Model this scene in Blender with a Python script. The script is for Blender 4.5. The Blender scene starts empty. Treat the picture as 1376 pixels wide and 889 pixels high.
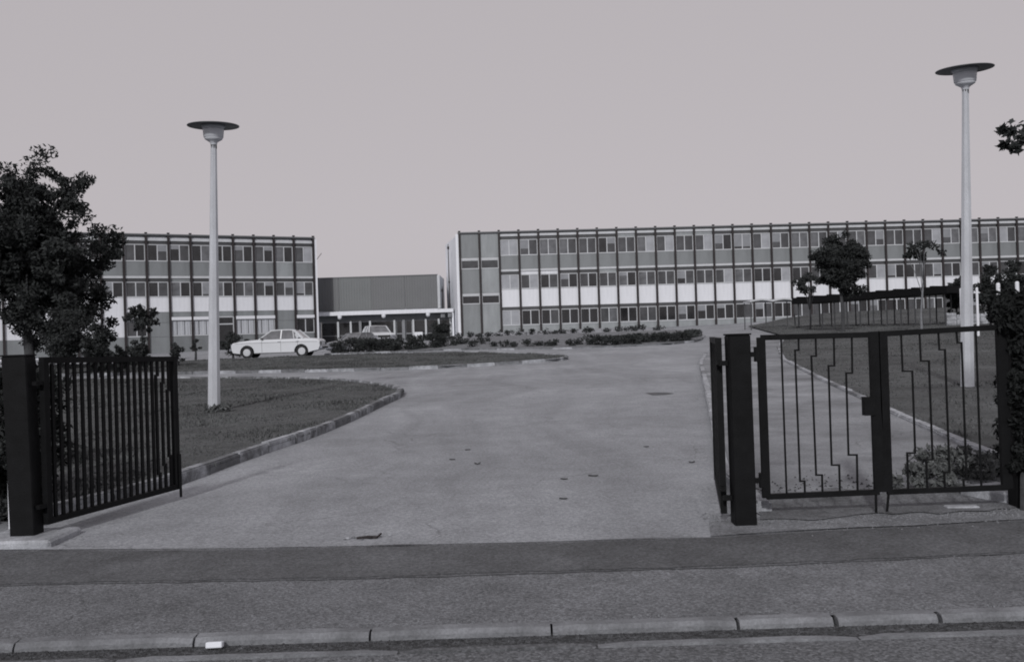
import bpy, bmesh, math, random
import numpy as np
from mathutils import Vector, Matrix
random.seed(7); rng = np.random.default_rng(7)
sc = bpy.context.scene
COL = sc.collection
R = math.radians

# ------------------------------------------------------------------ camera
FPX = 1338.0; ROLL = R(-1.8); PITCH = R(.41); EYE = 1.65
cd = bpy.data.cameras.new('camera'); cam = bpy.data.objects.new('camera', cd); COL.objects.link(cam)
cd.sensor_width = 36; cd.lens = 36 * FPX / 1376; cd.clip_end = 3000; cd.clip_start = .05
cam.matrix_world = Matrix.Translation((0, 0, EYE)) @ Matrix.Rotation(R(90) + PITCH, 4, 'X') @ Matrix.Rotation(ROLL, 4, 'Z')
sc.camera = cam
sc.cycles.filter_width = 1.9
# ------------------------------------------------------------------ light
SUN_EL, SUN_AZ = 28, 192          # azimuth clockwise from +Y: behind the camera, a little left
w = bpy.data.worlds.new('World'); sc.world = w; w.use_nodes = True
nt = w.node_tree; nt.nodes.clear()
out = nt.nodes.new('ShaderNodeOutputWorld'); bg = nt.nodes.new('ShaderNodeBackground')
sky = nt.nodes.new('ShaderNodeTexSky'); sky.sky_type = 'NISHITA'; sky.sun_disc = False
sky.sun_elevation = R(SUN_EL); sky.sun_rotation = R(SUN_AZ); sky.air_density = 1.0; sky.dust_density = 2.5; sky.ozone_density = 1
bw = nt.nodes.new('ShaderNodeRGBToBW'); mx = nt.nodes.new('ShaderNodeMix'); mx.data_type = 'RGBA'
tint = nt.nodes.new('ShaderNodeMix'); tint.data_type = 'RGBA'; tint.blend_type = 'MULTIPLY'
nt.links.new(sky.outputs[0], bw.inputs[0])
mx.inputs[0].default_value = .82                       # a high even veil of cloud over the clear sky
nt.links.new(bw.outputs[0], mx.inputs[6]); mx.inputs[7].default_value = (5.2, 5.2, 5.2, 1)
tint.inputs[0].default_value = 1; nt.links.new(mx.outputs[2], tint.inputs[6]); tint.inputs[7].default_value = (1, .938, .98, 1)
nt.links.new(tint.outputs[2], bg.inputs[0]); bg.inputs[1].default_value = .1
nt.links.new(bg.outputs[0], out.inputs[0])
sd = bpy.data.lights.new('sun', 'SUN'); sun = bpy.data.objects.new('sun', sd); COL.objects.link(sun)
sd.energy = 1.9; sd.angle = R(3.5); sd.color = (1, .98, .965)
sdir = Vector((math.sin(R(SUN_AZ)) * math.cos(R(SUN_EL)), math.cos(R(SUN_AZ)) * math.cos(R(SUN_EL)), math.sin(R(SUN_EL))))
sun.rotation_euler = sdir.to_track_quat('Z', 'Y').to_euler(); sun.location = sdir * 50
sc.view_settings.view_transform = 'Standard'; sc.view_settings.look = 'None'
sc.view_settings.exposure = 0; sc.view_settings.gamma = 1

# ------------------------------------------------------------------ helpers
def tag(o, label=None, cat=None, group=None, kind=None):
    if label: o['label'] = label
    if cat: o['category'] = cat
    if group: o['group'] = group
    if kind: o['kind'] = kind
    return o
def empty(name, loc=(0, 0, 0), rz=0, **k):
    o = bpy.data.objects.new(name, None); COL.objects.link(o)
    o.location = loc; o.rotation_euler = (0, 0, rz); o.empty_display_size = .2
    return tag(o, **k)
def link(name, me, parent=None, loc=(0, 0, 0), rot=(0, 0, 0), scale=None, **k):
    o = bpy.data.objects.new(name, me); COL.objects.link(o); o.location = loc; o.rotation_euler = rot
    if scale: o.scale = scale
    if parent: o.parent = parent
    return tag(o, **k)
class MB:
    def __init__(s): s.v = []; s.f = []
    def box(s, a, b):
        x0, y0, z0 = a; x1, y1, z1 = b; n = len(s.v)
        s.v += [(x0,y0,z0),(x1,y0,z0),(x1,y1,z0),(x0,y1,z0),(x0,y0,z1),(x1,y0,z1),(x1,y1,z1),(x0,y1,z1)]
        s.f += [tuple(n+i for i in q) for q in ((3,2,1,0),(4,5,6,7),(0,1,5,4),(1,2,6,5),(2,3,7,6),(3,0,4,7))]
        return s
    def bar(s, p, q, wx, wy=None, seg=4):
        """bar between two points; wx, wy half sizes"""
        wy = wy or wx
        p = Vector(p); q = Vector(q); d = (q - p).normalized()
        a = d.cross(Vector((0, 0, 1)) if abs(d.z) < .9 else Vector((0, 1, 0))).normalized(); b = a.cross(d).normalized()
        n = len(s.v)
        for c in (p, q):
            for sa, sb in ((-1,-1),(1,-1),(1,1),(-1,1)): s.v.append(tuple(c + a*sa*wx + b*sb*wy))
        s.f += [(n,n+1,n+2,n+3),(n+7,n+6,n+5,n+4)] + [(n+i, n+4+i, n+4+(i+1)%4, n+(i+1)%4) for i in range(4)]
        return s
    def tube(s, pts, rad, seg=8, cap=True):
        n0 = len(s.v); pts = [Vector(p) for p in pts]
        for i, p in enumerate(pts):
            d = (pts[min(i+1, len(pts)-1)] - pts[max(i-1, 0)]).normalized()
            a = d.cross(Vector((0, 1, 0)) if abs(d.y) < .9 else Vector((1, 0, 0))).normalized(); b = d.cross(a)
            for k in range(seg):
                t = 2*math.pi*k/seg; s.v.append(tuple(p + (a*math.cos(t) + b*math.sin(t))*rad[i]))
        for i in range(len(pts)-1):
            for k in range(seg):
                s.f.append((n0+i*seg+k, n0+i*seg+(k+1)%seg, n0+(i+1)*seg+(k+1)%seg, n0+(i+1)*seg+k))
        if cap: s.f += [tuple(n0+k for k in reversed(range(seg))), tuple(n0+(len(pts)-1)*seg+k for k in range(seg))]
        return s
    def lathe(s, prof, seg=32, c=(0, 0, 0)):
        return s.tube([(c[0], c[1], c[2]+z) for r, z in prof], [max(r, .0005) for r, z in prof], seg) if False else s._lathe(prof, seg, c)
    def _lathe(s, prof, seg=32, c=(0, 0, 0)):
        n0 = len(s.v)
        for r, z in prof:
            for k in range(seg):
                t = 2*math.pi*k/seg; s.v.append((c[0]+max(r,.0005)*math.cos(t), c[1]+max(r,.0005)*math.sin(t), c[2]+z))
        for i in range(len(prof)-1):
            for k in range(seg): s.f.append((n0+i*seg+k, n0+i*seg+(k+1)%seg, n0+(i+1)*seg+(k+1)%seg, n0+(i+1)*seg+k))
        s.f += [tuple(n0+k for k in reversed(range(seg))), tuple(n0+(len(prof)-1)*seg+k for k in range(seg))]
        return s
    def mesh(s, name, mat, smooth=False, bevel=0):
        me = bpy.data.meshes.new(name); me.from_pydata(s.v, [], s.f)
        if bevel:
            bm = bmesh.new(); bm.from_mesh(me)
            bmesh.ops.bevel(bm, geom=[e for e in bm.edges if e.calc_face_angle(0) > .5], offset=bevel, segments=1, affect='EDGES')
            bm.to_mesh(me); bm.free()
        me.materials.append(mat)
        if smooth:
            for p in me.polygons: p.use_smooth = True
        me.validate(); return me

# ------------------------------------------------------------------ materials
def grey(g, t=(1, .985, 1.03)): return (g*t[0]*.945, g*t[1]*1.005, g*t[2]*1.04, 1)   # the print's cool silver tone
def mat(name, g, rough=.8, var=0, vscale=3, fine=0, fscale=60, bump=0, bscale=80, stain=0, sscale=.5, metal=0, spec=.5, stretch=None, lo=None, tintv=(1, .985, 1.03), speck=0, skscale=90):
    m = bpy.data.materials.new(name); m.use_nodes = True; n = m.node_tree.nodes; L = m.node_tree.links
    b = n['Principled BSDF']; b.inputs['Roughness'].default_value = rough; b.inputs['Metallic'].default_value = metal
    b.inputs['Specular IOR Level'].default_value = spec
    tc = n.new('ShaderNodeTexCoord'); src = tc.outputs['Object']
    if stretch:
        mp = n.new('ShaderNodeMapping'); mp.inputs['Scale'].default_value = stretch; L.new(src, mp.inputs[0]); src = mp.outputs[0]
    val = None
    def layer(scale, amt, detail=4, rough_=.6, off=0):
        nonlocal val
        t = n.new('ShaderNodeTexNoise'); t.inputs['Scale'].default_value = scale; t.inputs['Detail'].default_value = detail; t.inputs['Roughness'].default_value = rough_
        mp2 = n.new('ShaderNodeMapping'); mp2.inputs['Location'].default_value = (off*3.1, off*7.7, off); L.new(src, mp2.inputs[0]); L.new(mp2.outputs[0], t.inputs['Vector'])
        r = n.new('ShaderNodeMapRange'); r.inputs[1].default_value = .28; r.inputs[2].default_value = .72
        r.inputs[3].default_value = 1-amt; r.inputs[4].default_value = 1+amt; L.new(t.outputs[0], r.inputs[0])
        if val is None: val = r.outputs[0]
        else:
            mm = n.new('ShaderNodeMath'); mm.operation = 'MULTIPLY'; L.new(val, mm.inputs[0]); L.new(r.outputs[0], mm.inputs[1]); val = mm.outputs[0]
    if var: layer(vscale, var, 5)
    if stain: layer(sscale, stain, 6, .55, 3)
    if fine: layer(fscale, fine, 3, .7, 5)
    if speck:
        t = n.new('ShaderNodeTexVoronoi'); t.inputs['Scale'].default_value = skscale; L.new(src, t.inputs['Vector'])
        sep = n.new('ShaderNodeSeparateColor'); L.new(t.outputs['Color'], sep.inputs[0])
        r = n.new('ShaderNodeMapRange'); r.inputs[3].default_value = 1-speck; r.inputs[4].default_value = 1+speck; L.new(sep.outputs[0], r.inputs[0])
        if val is None: val = r.outputs[0]
        else:
            mm = n.new('ShaderNodeMath'); mm.operation = 'MULTIPLY'; L.new(val, mm.inputs[0]); L.new(r.outputs[0], mm.inputs[1]); val = mm.outputs[0]
    if val is not None:
        vm = n.new('ShaderNodeVectorMath'); vm.operation = 'SCALE'; vm.inputs[0].default_value = grey(g, tintv)[:3]; L.new(val, vm.inputs['Scale'])
        L.new(vm.outputs[0], b.inputs['Base Color'])
    else: b.inputs['Base Color'].default_value = grey(g, tintv)
    if bump:
        t = n.new('ShaderNodeTexNoise'); t.inputs['Scale'].default_value = bscale; t.inputs['Detail'].default_value = 4; L.new(src, t.inputs['Vector'])
        bp = n.new('ShaderNodeBump'); bp.inputs['Strength'].default_value = bump; bp.inputs['Distance'].default_value = .02
        L.new(t.outputs[0], bp.inputs['Height']); L.new(bp.outputs[0], b.inputs['Normal'])
    return m
M = {}
M['drive'] = mat('worn_drive_asphalt', .27, .92, var=.12, vscale=2.2, stain=.2, sscale=.3, fine=.24, fscale=34, bump=.4, bscale=60, speck=.2, skscale=60)
M['road'] = mat('coarse_road_asphalt', .125, .95, var=.15, vscale=2, fine=.45, fscale=45, bump=.9, bscale=55, speck=.45, skscale=70)
M['pave'] = mat('gritty_pavement', .15, .95, var=.2, vscale=3.2, stain=.22, sscale=.7, fine=.32, fscale=48, bump=.7, bscale=70, speck=.4, skscale=75)
M['strip'] = mat('dark_asphalt_strip', .088, .9, var=.2, vscale=2.5, stain=.32, sscale=.8, fine=.34, fscale=40, bump=.5, bscale=60, speck=.3, skscale=55)
M['apron'] = mat('gritty_apron', .17, .95, var=.25, vscale=5, stain=.2, sscale=1.5, fine=.3, fscale=40, bump=.8, bscale=45, speck=.25, skscale=60)
M['path'] = mat('path_asphalt', .22, .93, var=.25, vscale=1.5, stain=.35, sscale=.5, fine=.2, fscale=40, bump=.4, bscale=60, speck=.15, skscale=70)
M['grit'] = mat('gutter_grit', .06, 1, var=.4, vscale=14, fine=.6, fscale=60, bump=1, bscale=50, speck=.5, skscale=60)
M['dark_ground'] = mat('dark_rough_ground', .125, 1, var=.35, vscale=4, fine=.3, fscale=50, stain=.3, sscale=2, bump=.8, bscale=40, speck=.3, skscale=60)
M['lawn'] = mat('mown_grass_ground', .068, 1, var=.4, vscale=1.6, stain=.35, sscale=.25, fine=.4, fscale=14, bump=.8, bscale=18, tintv=(1, 1, 1.01))
M['grass'] = mat('grass_blades', .08, .9, var=.45, vscale=1.7, stain=.35, sscale=.3, tintv=(1, 1, .99))
M['soil'] = mat('bed_soil', .16, 1, var=.3, vscale=3, fine=.35, fscale=20, bump=1, bscale=15)
M['field'] = mat('far_field', .10, 1, var=.2, vscale=.1, fine=.2, fscale=2)
M['kerb'] = mat('concrete_kerb', .18, .9, var=.22, vscale=7, fine=.2, fscale=60, stain=.3, sscale=2.3, bump=.5, bscale=50)
M['strip_edge'] = mat('worn_strip_edge', .108, .92, var=.25, vscale=4, stain=.25, sscale=1, fine=.4, fscale=40, bump=.6, bscale=60, speck=.35, skscale=55)
M['kerb_stained'] = mat('stained_concrete_kerb', .23, .9, var=.75, vscale=5, fine=.3, fscale=40, stain=.6, sscale=2.6, bump=.6, bscale=40)
M['kerb_light'] = mat('pale_concrete_kerb', .33, .9, var=.3, vscale=8, fine=.2, fscale=60, stain=.35, sscale=3, bump=.5, bscale=50)
M['kerb_dark'] = mat('dirty_concrete_kerb', .13, .9, var=.35, vscale=7, fine=.25, fscale=60, stain=.3, sscale=2, bump=.5, bscale=50)
M['concrete'] = mat('lamp_post_concrete', .46, .85, var=.1, vscale=5, stain=.14, sscale=1.3, fine=.08, fscale=70, bump=.25, bscale=90, stretch=(1, 1, .35))
M['black'] = mat('black_painted_steel', .0065, .6, var=.35, vscale=9, bump=.12, bscale=70, tintv=(1, 1, 1.08), spec=.12)
M['dark'] = mat('dark_brown_steel', .024, .6, var=.2, vscale=2, tintv=(1.15, .92, .95), spec=.3)
M['cap'] = mat('roof_edge_metal', .12, .6, var=.1)
M['white'] = mat('white_enamel_panel', .68, .55, var=.035, vscale=.8, stain=.06, sscale=1.4, tintv=(1, .97, 1), stretch=(4, 4, .5))
M['gable'] = mat('white_render_wall', .76, .85, var=.04, vscale=.8, tintv=(1, .97, 1))
M['frame'] = mat('white_window_frame', .5, .6, var=.08, vscale=2, tintv=(1, .98, 1))
M['spandrel'] = mat('grey_panel', .205, .55, var=.09, vscale=.9, stain=.1, sscale=.35, tintv=(.985, 1, 1.015), stretch=(3, 3, .8))
M['spandrel_pale'] = mat('pale_grey_panel', .27, .55, var=.1, vscale=.9, stain=.12, sscale=.6, tintv=(.985, 1, 1.015), stretch=(3, 3, .8))
M['spandrel_dark'] = mat('mid_grey_panel', .17, .55, var=.1, vscale=.9, stain=.1, sscale=.5, tintv=(.985, 1, 1.015), stretch=(3, 3, .8))
M['shutter'] = mat('dark_shutter_box', .055, .6, var=.15, vscale=2)
M['glass1'] = mat('dark_window_glass', .02, .08, var=.5, vscale=1.2, spec=.6)
M['glass2'] = mat('window_glass_grey_room', .058, .1, var=.5, vscale=.9, spec=.6)
M['glass3'] = mat('window_glass_pale_room', .12, .12, var=.5, vscale=1.1, spec=.6)
M['glass_blind'] = mat('window_glass_drawn_blind', .33, .2, var=.15, vscale=1.4, spec=.5)
M['curtain'] = mat('net_curtain', .42, .9, var=.35, vscale=3, stretch=(5, 1, .2))
M['curtain_plain'] = mat('roller_blind_cloth', .24, .9, var=.15, vscale=2)
M['clad1'] = mat('ribbed_grey_cladding', .14, .6, var=.06, vscale=.7, tintv=(1, .985, 1))
M['clad2'] = mat('ribbed_grey_cladding_pale', .155, .6, var=.06, vscale=.7, tintv=(.99, 1, 1))
M['doorgrey'] = mat('grey_door_metal', .2, .6, var=.1)
M['lampglass'] = mat('opal_lamp_globe', .62, .4, var=.05)
M['lampmetal'] = mat('lamp_hood_metal', .13, .5, var=.12, vscale=4)
M['lampcan'] = mat('lamp_can_metal', .6, .5, var=.12, vscale=4)
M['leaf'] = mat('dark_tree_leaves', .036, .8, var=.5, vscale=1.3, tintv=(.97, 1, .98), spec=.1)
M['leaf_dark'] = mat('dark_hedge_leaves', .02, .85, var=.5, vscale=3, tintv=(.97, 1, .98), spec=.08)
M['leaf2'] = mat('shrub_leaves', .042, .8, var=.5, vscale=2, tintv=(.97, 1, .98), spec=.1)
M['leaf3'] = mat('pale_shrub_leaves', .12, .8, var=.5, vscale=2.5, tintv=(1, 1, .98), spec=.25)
M['bark'] = mat('tree_bark', .05, .95, var=.3, vscale=9, bump=.8, bscale=20)
M['barkwhite'] = mat('pale_bark', .17, .9, var=.3, vscale=6)
M['carwhite'] = mat('car_paint_white', .62, .3, var=.03, vscale=1, tintv=(1, .98, 1))
M['cargrey'] = mat('car_paint_grey', .2, .3, var=.03, vscale=1)
M['tyre'] = mat('tyre_rubber', .02, .9)
M['chrome'] = mat('chrome_trim', .5, .25, metal=1)
M['carglass'] = mat('car_window_glass', .13, .08, var=.4, vscale=3, spec=.7)
M['trim'] = mat('car_rubber_trim', .03, .6)
M['paper'] = mat('white_paper', .75, .9, var=.05)
M['dryleaf'] = mat('dry_dark_leaf', .045, .9, var=.3, vscale=9)

def wear(m, cracks=0, cscale=.35, tracks=0, width=.012):
    n = m.node_tree.nodes; L = m.node_tree.links; b = n['Principled BSDF']
    src = b.inputs['Base Color'].links[0].from_socket; tc = n.new('ShaderNodeTexCoord')
    def mul(f):
        nonlocal src
        v = n.new('ShaderNodeVectorMath'); v.operation = 'SCALE'; L.new(src, v.inputs[0]); L.new(f, v.inputs['Scale']); src = v.outputs[0]
    if tracks:      # long faint wheel marks running up the drive, bent by a slow wobble
        wob = n.new('ShaderNodeTexNoise'); wob.inputs['Scale'].default_value = .09; L.new(tc.outputs['Object'], wob.inputs['Vector'])
        ad = n.new('ShaderNodeVectorMath'); ad.operation = 'MULTIPLY_ADD'; L.new(wob.outputs['Color'], ad.inputs[0]); ad.inputs[1].default_value = (7, 2, 0); L.new(tc.outputs['Object'], ad.inputs[2])
        mp = n.new('ShaderNodeMapping'); mp.inputs['Scale'].default_value = (1.6, .07, 1); mp.inputs['Rotation'].default_value = (0, 0, .08); L.new(ad.outputs[0], mp.inputs[0])
        t = n.new('ShaderNodeTexNoise'); t.inputs['Scale'].default_value = 1; t.inputs['Detail'].default_value = 4; L.new(mp.outputs[0], t.inputs['Vector'])
        r = n.new('ShaderNodeMapRange'); r.inputs[1].default_value = .3; r.inputs[2].default_value = .7; r.inputs[3].default_value = 1-tracks; r.inputs[4].default_value = 1+tracks; L.new(t.outputs[0], r.inputs[0]); mul(r.outputs[0])
    if cracks:
        wob = n.new('ShaderNodeTexNoise'); wob.inputs['Scale'].default_value = 1.3; wob.inputs['Detail'].default_value = 5; L.new(tc.outputs['Object'], wob.inputs['Vector'])
        ad = n.new('ShaderNodeVectorMath'); ad.operation = 'MULTIPLY_ADD'; L.new(wob.outputs['Color'], ad.inputs[0]); ad.inputs[1].default_value = (1.1, 1.1, 0); L.new(tc.outputs['Object'], ad.inputs[2])
        v = n.new('ShaderNodeTexVoronoi'); v.feature = 'DISTANCE_TO_EDGE'; v.inputs['Scale'].default_value = cscale; L.new(ad.outputs[0], v.inputs['Vector'])
        r = n.new('ShaderNodeMapRange'); r.inputs[1].default_value = 0; r.inputs[2].default_value = width*cscale*2; r.inputs[3].default_value = 0; r.inputs[4].default_value = 1; L.new(v.outputs[0], r.inputs[0])
        msk = n.new('ShaderNodeTexNoise'); msk.inputs['Scale'].default_value = .45; L.new(tc.outputs['Object'], msk.inputs['Vector'])
        mr = n.new('ShaderNodeMapRange'); mr.inputs[1].default_value = .45; mr.inputs[2].default_value = .6; mr.inputs[3].default_value = 1; mr.inputs[4].default_value = 1-cracks; L.new(msk.outputs[0], mr.inputs[0])
        mxx = n.new('ShaderNodeMath'); mxx.operation = 'MAXIMUM'; L.new(r.outputs[0], mxx.inputs[0]); L.new(mr.outputs[0], mxx.inputs[1]); mul(mxx.outputs[0])
    L.new(src, b.inputs['Base Color'])
wear(M['drive'], .28, .3, .12, .007); wear(M['pave'], .25, .35, 0, .005); wear(M['strip'], .25, .3, .06, .006); wear(M['path'], .3, .4, .1, .008)
# ------------------------------------------------------------------ terrain
def sm(t):
    t = max(0, min(1, t)); return t*t*(3-2*t)
GY = [(-60,0),(9,0),(14,.07),(20,.21),(35,.60),(50,1.0),(70,1.48),(90,1.95),(120,2.5),(400,4)]
def lin(y):
    for (a, b), (c, d) in zip(GY, GY[1:]):
        if y <= c: return b + (d-b)*(y-a)/(c-a) if y > a else b
    return GY[-1][1]
_g = {}
def G(y):
    k = round(y*20)
    if k not in _g: _g[k] = sum(lin(k/20 + j*.8) for j in range(-3, 4))/7
    return _g[k]
def H(x, y):
    if y < 6: return .12
    z = .12 + G(y) + .0105*max(-40, min(60, x))*sm((y-9)/9)
    z += .72*math.exp(-((y-80)/8)**2)*sm((x-17)/10)*sm((72-x)/12)
    z += .42*sm((x+6)/4)*sm((12-x)/3)*sm((y-47)/9)*sm((90-y)/18)
    z -= .32*sm((-x-3)/9)*sm((y-51)/9)
    return z
def ray(px, py):
    u = px-688; v = 444.5-py; c, s = math.cos(ROLL), math.sin(ROLL)
    x = u*c-v*s; z = u*s+v*c
    return Vector((x, FPX*math.cos(PITCH)-z*math.sin(PITCH), FPX*math.sin(PITCH)+z*math.cos(PITCH)))
def at(px, py, Y):          # a measured sight line met by the vertical plane y = Y: surveyed world position
    r = ray(px, py); return Vector((0, 0, EYE)) + r*(Y/r.y)
def sheet(name, poly, mt, dz, step=1.5, jitter=0, js=.35, parent=None, **k):
    if jitter:
        q = []
        for i, p in enumerate(poly):
            r = poly[(i+1) % len(poly)]; n = max(1, int(math.dist(p, r)/js)) if math.dist(p, r) < 30 else 1
            for j in range(n):
                t = j/n; q.append((p[0]+(r[0]-p[0])*t + random.uniform(-jitter, jitter), p[1]+(r[1]-p[1])*t + random.uniform(-jitter, jitter)))
        poly = q
    bm = bmesh.new(); bm.faces.new([bm.verts.new((x, y, 0)) for x, y in poly])
    bmesh.ops.triangulate(bm, faces=bm.faces[:])
    xs = [p[0] for p in poly]; ys = [p[1] for p in poly]
    for ax, a, b in ((0, min(xs), max(xs)), (1, min(ys), max(ys))):
        t = math.ceil(a/step)*step
        while t < b:
            co = (t, 0, 0) if ax == 0 else (0, t, 0)
            bmesh.ops.bisect_plane(bm, geom=bm.verts[:]+bm.edges[:]+bm.faces[:], plane_co=co, plane_no=(1, 0, 0) if ax == 0 else (0, 1, 0))
            t += step
    for v in bm.verts: v.co.z = H(v.co.x, v.co.y) + (dz(v.co.y) if callable(dz) else dz)
    bmesh.ops.recalc_face_normals(bm, faces=bm.faces[:])
    if sum(f.normal.z for f in bm.faces) < 0: bmesh.ops.reverse_faces(bm, faces=bm.faces[:])
    me = bpy.data.meshes.new(name); bm.to_mesh(me); bm.free(); me.materials.append(mt)
    for p in me.polygons: p.use_smooth = not jitter
    return link(name, me, parent, kind='structure', **k)

# ground sheet out to the horizon
xs = sorted(set([-1500, -700, -350, -200, -120, -90] + list(np.arange(-75, 76, 1.5)) + [90, 120, 200, 350, 700, 1500]))
ys = sorted(set([-1200, -500, -200, -80, -40, -20] + list(np.arange(-12, 121, 1.5)) + [135, 160, 220, 350, 700, 2000]))
mb = MB()
for y in ys:
    for x in xs: mb.v.append((x, y, H(x, y) - (.16 if y < 7.6 else .05)))
nx = len(xs)
for j in range(len(ys)-1):
    for i in range(nx-1): mb.f.append((j*nx+i, j*nx+i+1, (j+1)*nx+i+1, (j+1)*nx+i))
link('ground', mb.mesh('ground', M['field'], True), kind='structure')
ROADZ = .085
mb = MB(); mb.v = [(-70, -6, ROADZ), (70, -6, ROADZ), (70, 5.0, ROADZ), (-70, 5.0, ROADZ)]; mb.f = [(0, 1, 2, 3)]
link('road', mb.mesh('road', M['road']), kind='structure')
mb = MB(); mb.v = [(-70, 4.99, ROADZ-.006), (70, 4.99, ROADZ-.006), (70, 5.3, ROADZ-.006), (-70, 5.3, ROADZ-.006)]; mb.f = [(0, 1, 2, 3)]
link('gutter', mb.mesh('gutter', M['grit']), kind='structure')
sheet('pavement', [(-70, 5.33), (70, 5.33), (70, 8.2), (4.6, 8.2), (2, 7.9), (1.4, 7.47), (-4, 7.8), (-70, 7.9)], M['pave'], 0)
sheet('drive', [(-70, 7.85), (-4, 7.78), (-2, 7.55), (0, 7.46), (1.5, 7.42), (1.75, 8.1), (4.6, 8.1), (70, 8.3), (70, 110), (-70, 110)], M['drive'], .003, 1.5)
sheet('strip_edge', [(-12, 6.71), (-4, 6.62), (-1, 6.455), (1.5, 6.455), (3.4, 6.60), (8, 6.76), (12, 6.8), (12, 7.92), (8, 7.89), (3.9, 7.695), (2.6, 7.54), (1.4, 7.41), (0, 7.385), (-2, 7.49), (-4, 7.69), (-12, 7.8)], M['strip_edge'], .005, 1.5, .016, js=.09)
sheet('asphalt_strip', [(-70, 6.75), (-4, 6.66), (-1, 6.5), (1.5, 6.5), (3.4, 6.64), (8, 6.8), (70, 7), (70, 7.9), (8, 7.85), (3.9, 7.66), (2.6, 7.5), (1.4, 7.38), (0, 7.36), (-2, 7.46), (-4, 7.66), (-70, 7.8)], M['strip'], .008, 1.5, .014, js=.12)
for _x0, _x1, _w in ((-3.7, -2.9, .018), (-2.75, -2.2, .012), (-2.1, -1.35, .022), (-1.25, -.55, .03), (-.4, .2, .014), (.3, 1.35, .02)):
    _y = lambda x: float(np.interp(x, [-4, -2, 0, 1.4], [7.70, 7.50, 7.40, 7.42]))
    sheet('drive_joint', [(_x0, _y(_x0)), (_x1, _y(_x1)), (_x1-.02, _y(_x1)+.006), ((_x0+_x1)/2, _y((_x0+_x1)/2)+_w), (_x0+.03, _y(_x0)+.006)], M['grit'], .012, 1.5, .006)
sheet('gravel_apron', [(1.45, 7.45), (2.6, 7.56), (3.9, 7.72), (6, 7.85), (6, 8.5), (4.6, 8.35), (3.2, 8.2), (2.1, 8.12), (1.5, 7.95)], M['apron'], .010, 1.5, .03)
PATHL = [(1.98, 8.3), (2.1, 10.4), (2.98, 15.2), (4.59, 24.3), (5.65, 30.3), (7.15, 37), (8.7, 42.1), (10.6, 45.6)]
PATHR = [(4.85, 8.6), (5.11, 11.1), (5.67, 15.2), (6.68, 21.8), (8.0, 29.7), (9.95, 37.5), (12.3, 45.5), (14, 52), (16, 64)]
LAWNA = [(-4.25, 8.9), (-4.0, 9.7), (-3.72, 10.84), (-3.45, 13.48), (-3.17, 15.2), (-2.92, 17.7), (-2.7, 21.0), (-2.55, 22.9), (-2.62, 23.8), (-2.95, 25.0), (-3.86, 27.1), (-5.85, 30.1), (-12, 34.2), (-22, 38.6)]
LAWNB = [(-22, 42.3), (-12.4, 37.7), (-8, 35.8), (-4.86, 34.5), (-2.29, 34.2), (.28, 35.0), (1.6, 35.9), (2.1, 36.9), (1.9, 39.0), (.4, 42.2), (-1.67, 45.7), (-8.44, 49.8), (-15, 50.2), (-20, 50.7), (-27, 54)]
BED = [(-9.9, 52.3), (-2.53, 49.2), (3.82, 46.0), (7.37, 46.4), (9.2, 48.6), (9.9, 51), (9.5, 55), (4, 56), (-3, 58), (-10, 60)]
sheet('path', [(2.0, 8.15)] + PATHL + PATHR[::-1][2:] + [(4.7, 8.2)], M['path'], lambda y: .014 + .071*sm((y-8.2)/2.2), .5)
sheet('lawn', LAWNA + [(-70, 55), (-70, 8.9)], M['lawn'], .085)
sheet('lawn', LAWNB + [(-70, 68), (-70, 58)], M['lawn'], .085)
LAWNC = PATHR + [(18, 76), (26, 86), (70, 88), (70, 8.6)]
sheet('lawn', LAWNC, M['lawn'], .085)
sheet('flower_bed', BED, M['soil'], .09, 1.0)

sheet('road_patch', [(2.85, 20.6), (3.15, 20.5), (3.32, 20.75), (3.25, 21.0), (3.05, 20.95), (3.0, 21.2), (2.8, 21.1)], M['strip'], .010, 1.5, .05)
sheet('dark_ground_patch', [(1.95, 7.95), (2.4, 7.9), (2.9, 8.05), (3.5, 8.0), (4.0, 8.12), (4.8, 8.2), (4.8, 9.3), (4.2, 9.1), (3.8, 9.35), (3.3, 8.9), (2.9, 9.2), (2.5, 8.85), (2.1, 9.0), (2.0, 8.5)], M['dark_ground'], lambda y: .018 + .071*sm((y-8.2)/2.2), .5, .06, js=.12)  # ragged sheet, darker than the apron and path it covers beneath the gate
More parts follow.
